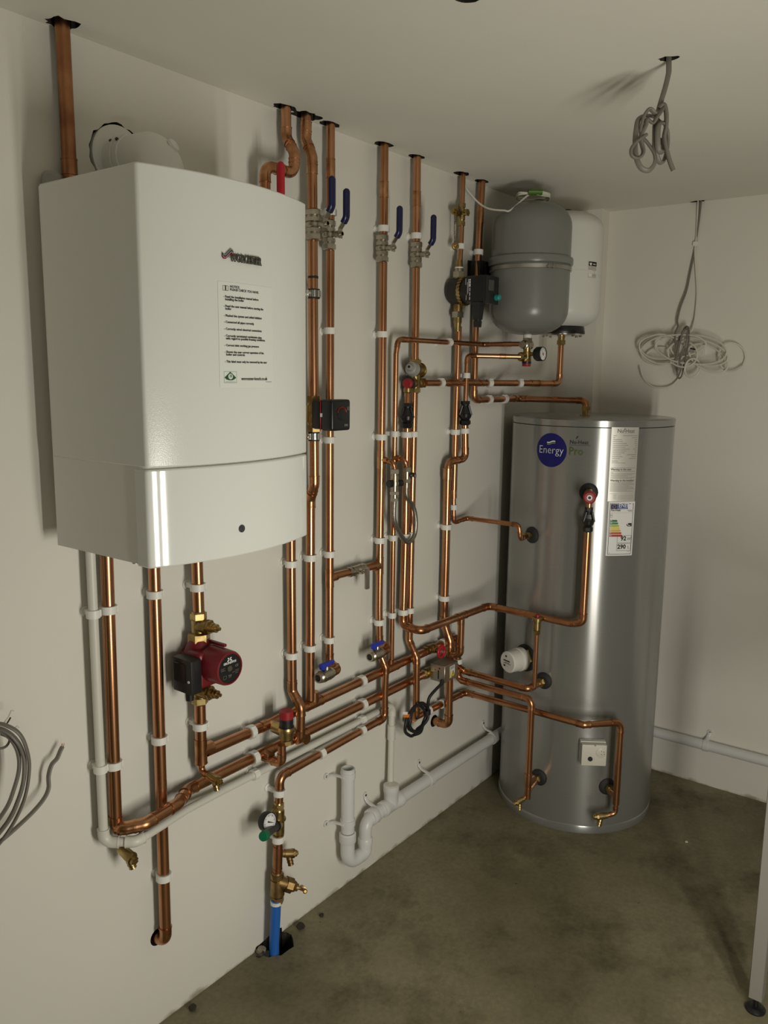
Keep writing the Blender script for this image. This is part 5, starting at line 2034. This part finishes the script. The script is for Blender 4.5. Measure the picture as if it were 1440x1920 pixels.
def saddle(par, p, ax, r, ear, m=PVCG):
    """one-eared strap clip: band over the pipe and an ear with a screw on the wall"""
    b = MB()
    b.ring(p, ax, r * .99, r + .0035, .020, 24)
    ear = ear.normalized()
    e0 = p + ear * (r * .75)
    pth = smooth([p + ear * (r + .001) + OUT * .004, V((p.x, -.020, p.z)) + ear * (r + .008), V((p.x, -.006, p.z)) + ear * (r + .020), V((p.x, -.003, p.z)) + ear * (r + .034)], 5)
    b.tube(pth, .0085, 10, flat=.35)
    b.lathe(V((p.x, -.0008, p.z)) + ear * (r + .032), OUT, [(0, .0105), (.005, .0105)], 16)
    o = b.build('pipe_strap', m, par)
    MB().lathe(V((p.x, -.0055, p.z)) + ear * (r + .032), OUT, [(0, .0045), (.0012, .0040)], 10).build('strap_screw', INK, o)


for q in ((706, 1524), (800, 1458), (921, 1385)):
    p, ax = nearest([wpts[0], wend], *q)
    saddle(waste, p, ax, .0215, UP)
# trap
tp0 = W(652.5, 1440, WD)
tp1 = W(655, 1557, WD)
trap = thing('trap_pipe', 'pale grey open standpipe and U-bend trap under the copper pipes', 'waste trap', W(660, 1622, WD))
b = MB()
b.lathe(V((tp0.x, -WD, tp1.z)), UP, [(0, .0215), (tp0.z - tp1.z, .0215), (tp0.z - tp1.z, .0185), (tp0.z - tp1.z - .06, .0185)], 28, cap=False)
b.build('standpipe', PVCG, trap)
MB().ring(V((tp0.x, -WD, tp0.z - .012)), UP, .0210, .0232, .020, 28).build('rim', PVCG, trap)
MB().lathe(V((tp0.x, -WD, tp1.z - .006)), UP, [(-.030, .0262), (-.026, .0278), (.000, .0278), (.004, .0240)], 28).build('nut', PVCG, trap)
zu = W(660, 1612, WD).z
xr = W(684, 1560, WD).x
pth, _ = arc_path([V((tp0.x, -WD, tp1.z - .02)), V((tp0.x, -WD, zu - .004)), V((xr, -WD - .002, zu - .004)), V((xr, -WD - .002, W(682, 1580, WD).z))], (xr - tp0.x) / 2 * .98, 12)
MB().tube(pth, .0232, 24).build('u_bend', PVCG, trap)
ub = V((xr, -WD - .002, W(682, 1580, WD).z))
MB().lathe(ub, UP, [(-.004, .0248), (.016, .0248), (.019, .0225)], 28).build('socket_ring', PVCG, trap)
top_ = W(688, 1531, WD).z
zz_ = wpts[0].z - .002
pth, _ = arc_path([ub, V((xr, -WD - .002, zz_)), wpts[0] + d_ * .004], .040, 12)
MB().tube(pth, .0215, 24).build('outlet_elbow', PVCG, trap)
b = MB().lathe(wpts[0] - d_ * .034, d_, [(0, .0275), (.004, .0290), (.026, .0290), (.030, .0262)], 12)
b.build('outlet_nut', PVCG, trap)
for py in (1452, 1540):
    saddle(trap, V((tp0.x, -WD, W(653, py, WD).z)), UP, .0215, V((-1, 0, 0)))
# the same kind of pipe along the back wall
bw = thing('waste_pipe', 'pale grey waste pipe low along the far wall, right of the cylinder', 'pipe', V((XB - .03, -.5, .25)))
c0_ = XP(1224, 1371.5, XB - .030)
c1_ = XP(1440, 1428, XB - .030)
d2 = (c1_ - c0_).normalized()
MB().tube([c0_ - d2 * ((-.215 - c0_.y) / d2.y * -1), c1_ + d2 * 2.2], .0215, 24).build('tube', PVCG, bw)
p, ax = nearest([c0_, c1_], 1324, 1397)
b = MB()
b.ring(p, ax, .0213, .0250, .020, 24)
pth = smooth([p + UP * .022 + V((-.006, 0, 0)), V((XB - .012, p.y, p.z + .032)), V((XB - .004, p.y - .004, p.z + .050))], 5)
b.tube(pth, .0085, 10, flat=.4)
b.lathe(V((XB - .0008, p.y - .004, p.z + .050)), V((-1, 0, 0)), [(0, .0105), (.005, .0105)], 16)
o = b.build('pipe_strap', PVCG, bw)
MB().lathe(V((XB - .0055, p.y - .004, p.z + .050)), V((-1, 0, 0)), [(0, .0045), (.001, .004)], 10).build('strap_screw', INK, o)

# ================================================================== loose cables
hx = ZP(1252, 112, H)
hc_ = thing('grey_cable', 'grey flat cable knotted in loops, hanging from the ceiling hole', 'cable', V((hx.x, hx.y, 2.10)))
sy = {}


def hp_(px, py, dd=0.0):
    """point of the hanging cable: on the upright plane through the hole that faces along the wall's corner diagonal"""
    nrm = V((.79, .60, 0)).normalized()
    r = ray(px, py)
    tt = (V((hx.x, hx.y, 0)) - V((CAM.x, CAM.y, 0))).dot(nrm) / V((r.x, r.y, 0)).dot(nrm)
    return CAM + r * tt - nrm * dd


pl = [V((hx.x, hx.y, H + .03)), hp_(1254, 128), hp_(1253, 140), hp_(1247, 165), hp_(1238, 195), hp_(1231, 222), hp_(1226, 236, .01), hp_(1224, 260, .015), hp_(1226, 285, .01), hp_(1236, 303, .0), hp_(1247, 300, -.01), hp_(1254, 275, -.01), hp_(1252, 250, .0), hp_(1243, 235, .01), hp_(1230, 238, .02), hp_(1226, 262, .025), hp_(1229, 285, .02), hp_(1240, 287, .01), hp_(1243, 268, .0), hp_(1236, 262, -.01), hp_(1230, 280, -.01)]
MB().tube(smooth(pl, 6), .0062, 10, flat=.6).build('cable', GREYCABLE, hc_)
pl2 = [hp_(1230, 222, .012), hp_(1220, 214, .018), hp_(1212, 210, .02), hp_(1203, 222, .02), hp_(1197, 245, .018), hp_(1200, 258, .012), hp_(1212, 270, .008), hp_(1224, 290, .01), hp_(1224, 308, .014), hp_(1212, 323, .018), hp_(1196, 318, .02), hp_(1187, 295, .02), hp_(1187, 270, .016), hp_(1190, 245, .012), hp_(1196, 225, .006), hp_(1210, 217, .0), hp_(1228, 218, -.004), hp_(1240, 228, -.004), hp_(1246, 230, .0)]
MB().tube(smooth(pl2, 6), .0064, 10, flat=.6).build('loop', GREYCABLE, hc_)
pl3 = [hp_(1206, 258, .024), hp_(1198, 264, .026), hp_(1187, 272, .028), hp_(1177, 285, .028), hp_(1178, 297, .026), hp_(1188, 302, .024), hp_(1197, 297, .022), hp_(1201, 288, .02), hp_(1199, 275, .018), hp_(1196, 262, .02), hp_(1205, 240, .022), hp_(1208, 229, .022), hp_(1218, 236, .022), hp_(1226, 225, .022), hp_(1236, 212, .014), hp_(1240, 205, .008)]
MB().tube(smooth(pl3, 6), .0060, 10, flat=.6).build('loop', GREYCABLE, hc_)
pl4 = [hp_(1235, 205, .004), hp_(1243, 198, .006), hp_(1247, 215, .008), hp_(1246, 240, .01), hp_(1242, 262, .012), hp_(1248, 290, .012), hp_(1254, 310, .012), hp_(1259, 322, .012)]
MB().tube(smooth(pl4, 6), .0085, 10, flat=.6).build('cable_tail', GREYCABLE, hc_)

# bundle on the far wall
XC = XB - .012
bh = V((XB - .012, ZP(1312, 384, H).y, H))


def bw_(px, py, d=.012):
    return XP(px, py, XB - d)


bc = thing('grey_cable', 'dark grey cable hanging on the far wall, bunched in the middle of the white coils', 'cable', bw_(1275, 700))
g1 = [V((XB - .009, bw_(1313, 384).y, H + .03)), bw_(1312.5, 395, .008), bw_(1305, 450, .006), bw_(1302, 470, .006), bw_(1294, 510, .012), bw_(1287, 545, .016), bw_(1276, 575, .02), bw_(1270, 600, .022), bw_(1271, 612, .03), bw_(1266, 625, .05), bw_(1268, 645, .055), bw_(1285, 614, .05), bw_(1292, 620, .06), bw_(1290, 650, .065), bw_(1283, 680, .06), bw_(1278, 705, .055), bw_(1271, 707, .055), bw_(1268, 680, .06), bw_(1273, 650, .066), bw_(1281, 622, .066), bw_(1289, 618, .07), bw_(1287, 640, .074), bw_(1277, 668, .072), bw_(1270, 695, .066), bw_(1266, 680, .06), bw_(1275, 640, .062)]
MB().tube(smooth(g1, 6), .0042, 10, flat=.7).build('cable', GREYCABLE, bc)
wcb = thing('white_cable', 'white cables hanging on the far wall, wound in wide loose coils', 'cable', bw_(1290, 725))
w1_ = [V((XB - .012, bw_(1308, 384).y, H + .03)), bw_(1308, 395, .008), bw_(1306, 440, .006), bw_(1303, 470, .008), bw_(1305, 510, .008), bw_(1307, 550, .01), bw_(1304, 590, .014), bw_(1301, 606, .02), bw_(1297, 620, .03), bw_(1285, 626, .04), bw_(1265, 632, .045)]
MB().tube(smooth(w1_, 6), .0036, 10).build('cable', WHITECABLE, wcb)
MB().box(bw_(1304, 457, .007), (.010, .020, .018), None, .002, 1).build('cable_clip', CLIPW, wcb)


def loopy(cx_, cy_, rx, ry, n, y0, tilt, seed, m=WHITECABLE, r=.0034, d=.05, jit=.045, closed=True):
    random.seed(seed)
    P = []
    for k in range(n):
        a = y0 + 2 * PI * k / 12
        jx, jy = 1 + random.uniform(-jit, jit), 1 + random.uniform(-jit, jit)
        u, v = math.cos(a) * rx * jx, math.sin(a) * ry * jy
        P.append(bw_(cx_ + u * math.cos(tilt) - v * math.sin(tilt), cy_ + u * math.sin(tilt) + v * math.cos(tilt), d + .014 * math.sin(a * .7 + seed)))
    MB().tube(smooth(P, 4), r, 8).build('cable_loop', m, wcb)


loopy(1242, 655, 44, 27, 27, 0.4, .10, 1, d=.045)
loopy(1237, 658, 36, 26, 20, 1.4, -.1, 2, d=.035)
loopy(1296, 655, 66, 28, 15, 2.5, .10, 3, d=.055)
loopy(1310, 660, 54, 24, 25, .2, .22, 4, d=.04)
loopy(1240, 690, 38, 38, 12, -2.6, 0, 5, d=.025, jit=.03)
loopy(1372, 670, 25, 27, 13, .6, 0, 6, d=.022, jit=.03)
loopy(1298, 690, 14, 18, 22, .6, .3, 7, d=.065)
loopy(1328, 672, 40, 22, 16, 1.2, .5, 8, d=.05)
loopy(1280, 664, 28, 24, 14, 2.0, 0, 9, d=.06)
loopy(1262, 650, 60, 22, 13, 3.3, -.12, 10, d=.05)
# round junction cover behind the coils
jc = bw_(1305, 660, 0)
t = thing('junction_cover', 'round cream junction cover half hidden behind the white coils on the far wall', 'junction box', jc)
MB().lathe(jc, V((-1, 0, 0)), [(0, .036), (.010, .036), (.013, .033)], 32).build('cover', PVCO, t)
MB().box(jc + V((-.0135, .010, .012)), (.001, .034, .005), (XX, V((0, .98, .18)), V((0, -.18, .98)))).build('slot', INK, t)

# bunch of cut grey cables at the left edge
lw = thing('grey_cable', 'bunch of cut grey cables bowing in from the left edge of the picture', 'cable', W(0, 1580, .07))
sets = [([(-60, 1372, .05), (-10, 1357, .08), (18, 1363, .10), (38, 1378, .11), (50, 1405, .11), (55, 1440, .105), (48, 1490, .10), (30, 1535, .09), (2, 1578, .08), (-40, 1625, .06)], .0058),
        ([(-60, 1378, .05), (-10, 1366, .075), (14, 1373, .09), (32, 1390, .10), (42, 1410, .10), (46, 1432, .10), (44, 1465, .10), (34, 1500, .095), (15, 1540, .085), (-25, 1590, .06)], .0072),
        ([(-60, 1384, .045), (-10, 1370, .07), (12, 1378, .08), (27, 1395, .09), (35, 1418, .09), (35, 1446, .09), (26, 1480, .09), (12, 1515, .085), (-20, 1560, .06)], .0068),
        ([(-50, 1405, .05), (-8, 1404, .055), (9, 1401, .06), (17, 1391, .065), (16, 1382, .07), (2, 1376, .07)], .0040)]
for q, r in sets:
    MB().tube(smooth([W(*p) for p in q], 7), r, 10, flat=.62).build('cable', GREYCABLE, lw)
q = [(-30, 1600, .05), (5, 1574, .05), (35, 1548, .048), (62, 1522, .044), (82, 1498, .040), (91, 1478, .036), (91, 1455, .033), (97, 1434, .032), (107, 1422, .030), (113, 1408, .028), (117, 1400, .026)]
tail = MB().tube(smooth([W(*p) for p in q], 7), .0058, 10, flat=.62).build('cable_tail', GREYCABLE, lw)
for dx in (-1.5, 1.5):
    MB().tube([W(117 + dx, 1401, .026), W(118.5 + dx * 1.3, 1394, .026)], .0011, 6).build('copper_core', COPPER, tail)
for q in ([(4, 1360, .06), (16, 1344, .05), (21, 1333, .04), (26, 1333, .04)], [(8, 1362, .07), (14, 1355, .07), (20, 1345, .07)], [(26, 1368, .08), (32, 1362, .08), (36, 1364, .08)]):
    MB().tube(smooth([W(*p) for p in q], 5), .0016, 6).build('cut_end', WHITECABLE if q[0][1] != 1362 else INK, lw)

# ---- bench at the right edge: only its near leg is in the picture
lg = ZP(1416, 1893, 0)
bench = thing('workbench', 'dark workbench at the right edge, one square metal leg on a round black foot', 'workbench', V((lg.x, lg.y, 0)))
for ex_, ey_ in ((0, 0), (.75, 0), (0, -.62), (.75, -.62)):
    o = V((lg.x + ex_, lg.y + ey_, 0))
    MB().box(o + UP * .46, (.036, .036, .84), None, .002, 1).build('leg', BENCHM, bench)
    f = MB().lathe(o, UP, [(0, .026), (.005, .027), (.012, .020), (.014, .010), (.014, .007), (.042, .007)], 28).build('foot', BLACKG, bench)
MB().box(V((lg.x + .415, lg.y - .345, .90)), (.80, .66, .04), None, .003, 1).build('top', DARKBOARD, bench)
for ey_ in (0, -.62):
    MB().box(V((lg.x + .375, lg.y + ey_, .845)), (.72, .034, .05), None, .002, 1).build('rail', BENCHM, bench)

# ---- debris at the broken slab edge
random.seed(3)


def stone(label, px, py, r, m, seed):
    random.seed(seed)
    p = ZP(px, py, 0)
    bm = bmesh.new()
    bmesh.ops.create_icosphere(bm, subdivisions=2, radius=r)
    for v in bm.verts:
        v.co *= random.uniform(.78, 1.15)
        v.co.z = v.co.z * .6
    lo = min(v.co.z for v in bm.verts)
    bm.verts.index_update()
    b = MB().add([p + v.co - UP * lo for v in bm.verts], [tuple(v.index for v in f.verts) for f in bm.faces])
    bm.free()
    tag(b.build('stone', m, loc=p, ang=20), label, 'rubble')


RUB = mat('rubble', (.30, .27, .20), .9, var=.4, scale=40)
RUBD = mat('dark_rubble', (.05, .042, .03), .95, var=.5, scale=40)
PLAS = mat('plaster_crumb', (.62, .59, .52), .9)
stone('pale concrete lump left of the blue pipe at the slab edge', 489, 1787, .016, RUB, 1)
stone('dark clod on the floor right of the blue pipe', 563, 1742, .015, RUBD, 2)
stone('small dark crumb on the floor beyond the blue pipe hole', 603, 1718, .008, RUBD, 3)
stone('dark crumb on the floor at the bottom edge, near the wall foot', 361, 1893, .012, RUBD, 4)
stone('pale plaster crumb on the dark floor right of the cylinder', 1287, 1580, .006, PLAS, 5)
tw = [ZP(481, 1793, .006), ZP(487, 1794, .008), ZP(492, 1790, .012), ZP(495, 1784, .016)]
tag(MB().tube(smooth(tw, 5), .0022, 8).build('wire_scrap', BLACKCABLE, loc=tw[0]), 'black wire scrap curled on the floor left of the blue pipe', 'wire')

# lettering and print: too fine to pick apart, one part each
for o in bpy.data.objects:
    n = o.name.split('.')[0]
    if o.parent and (n.endswith('lettering') or n.endswith('print') or n in ('nameplate_data', 'logo_name', 'dial_holes', 'flag_stars', 'steel_band')):
        o['kind'] = 'stuff'
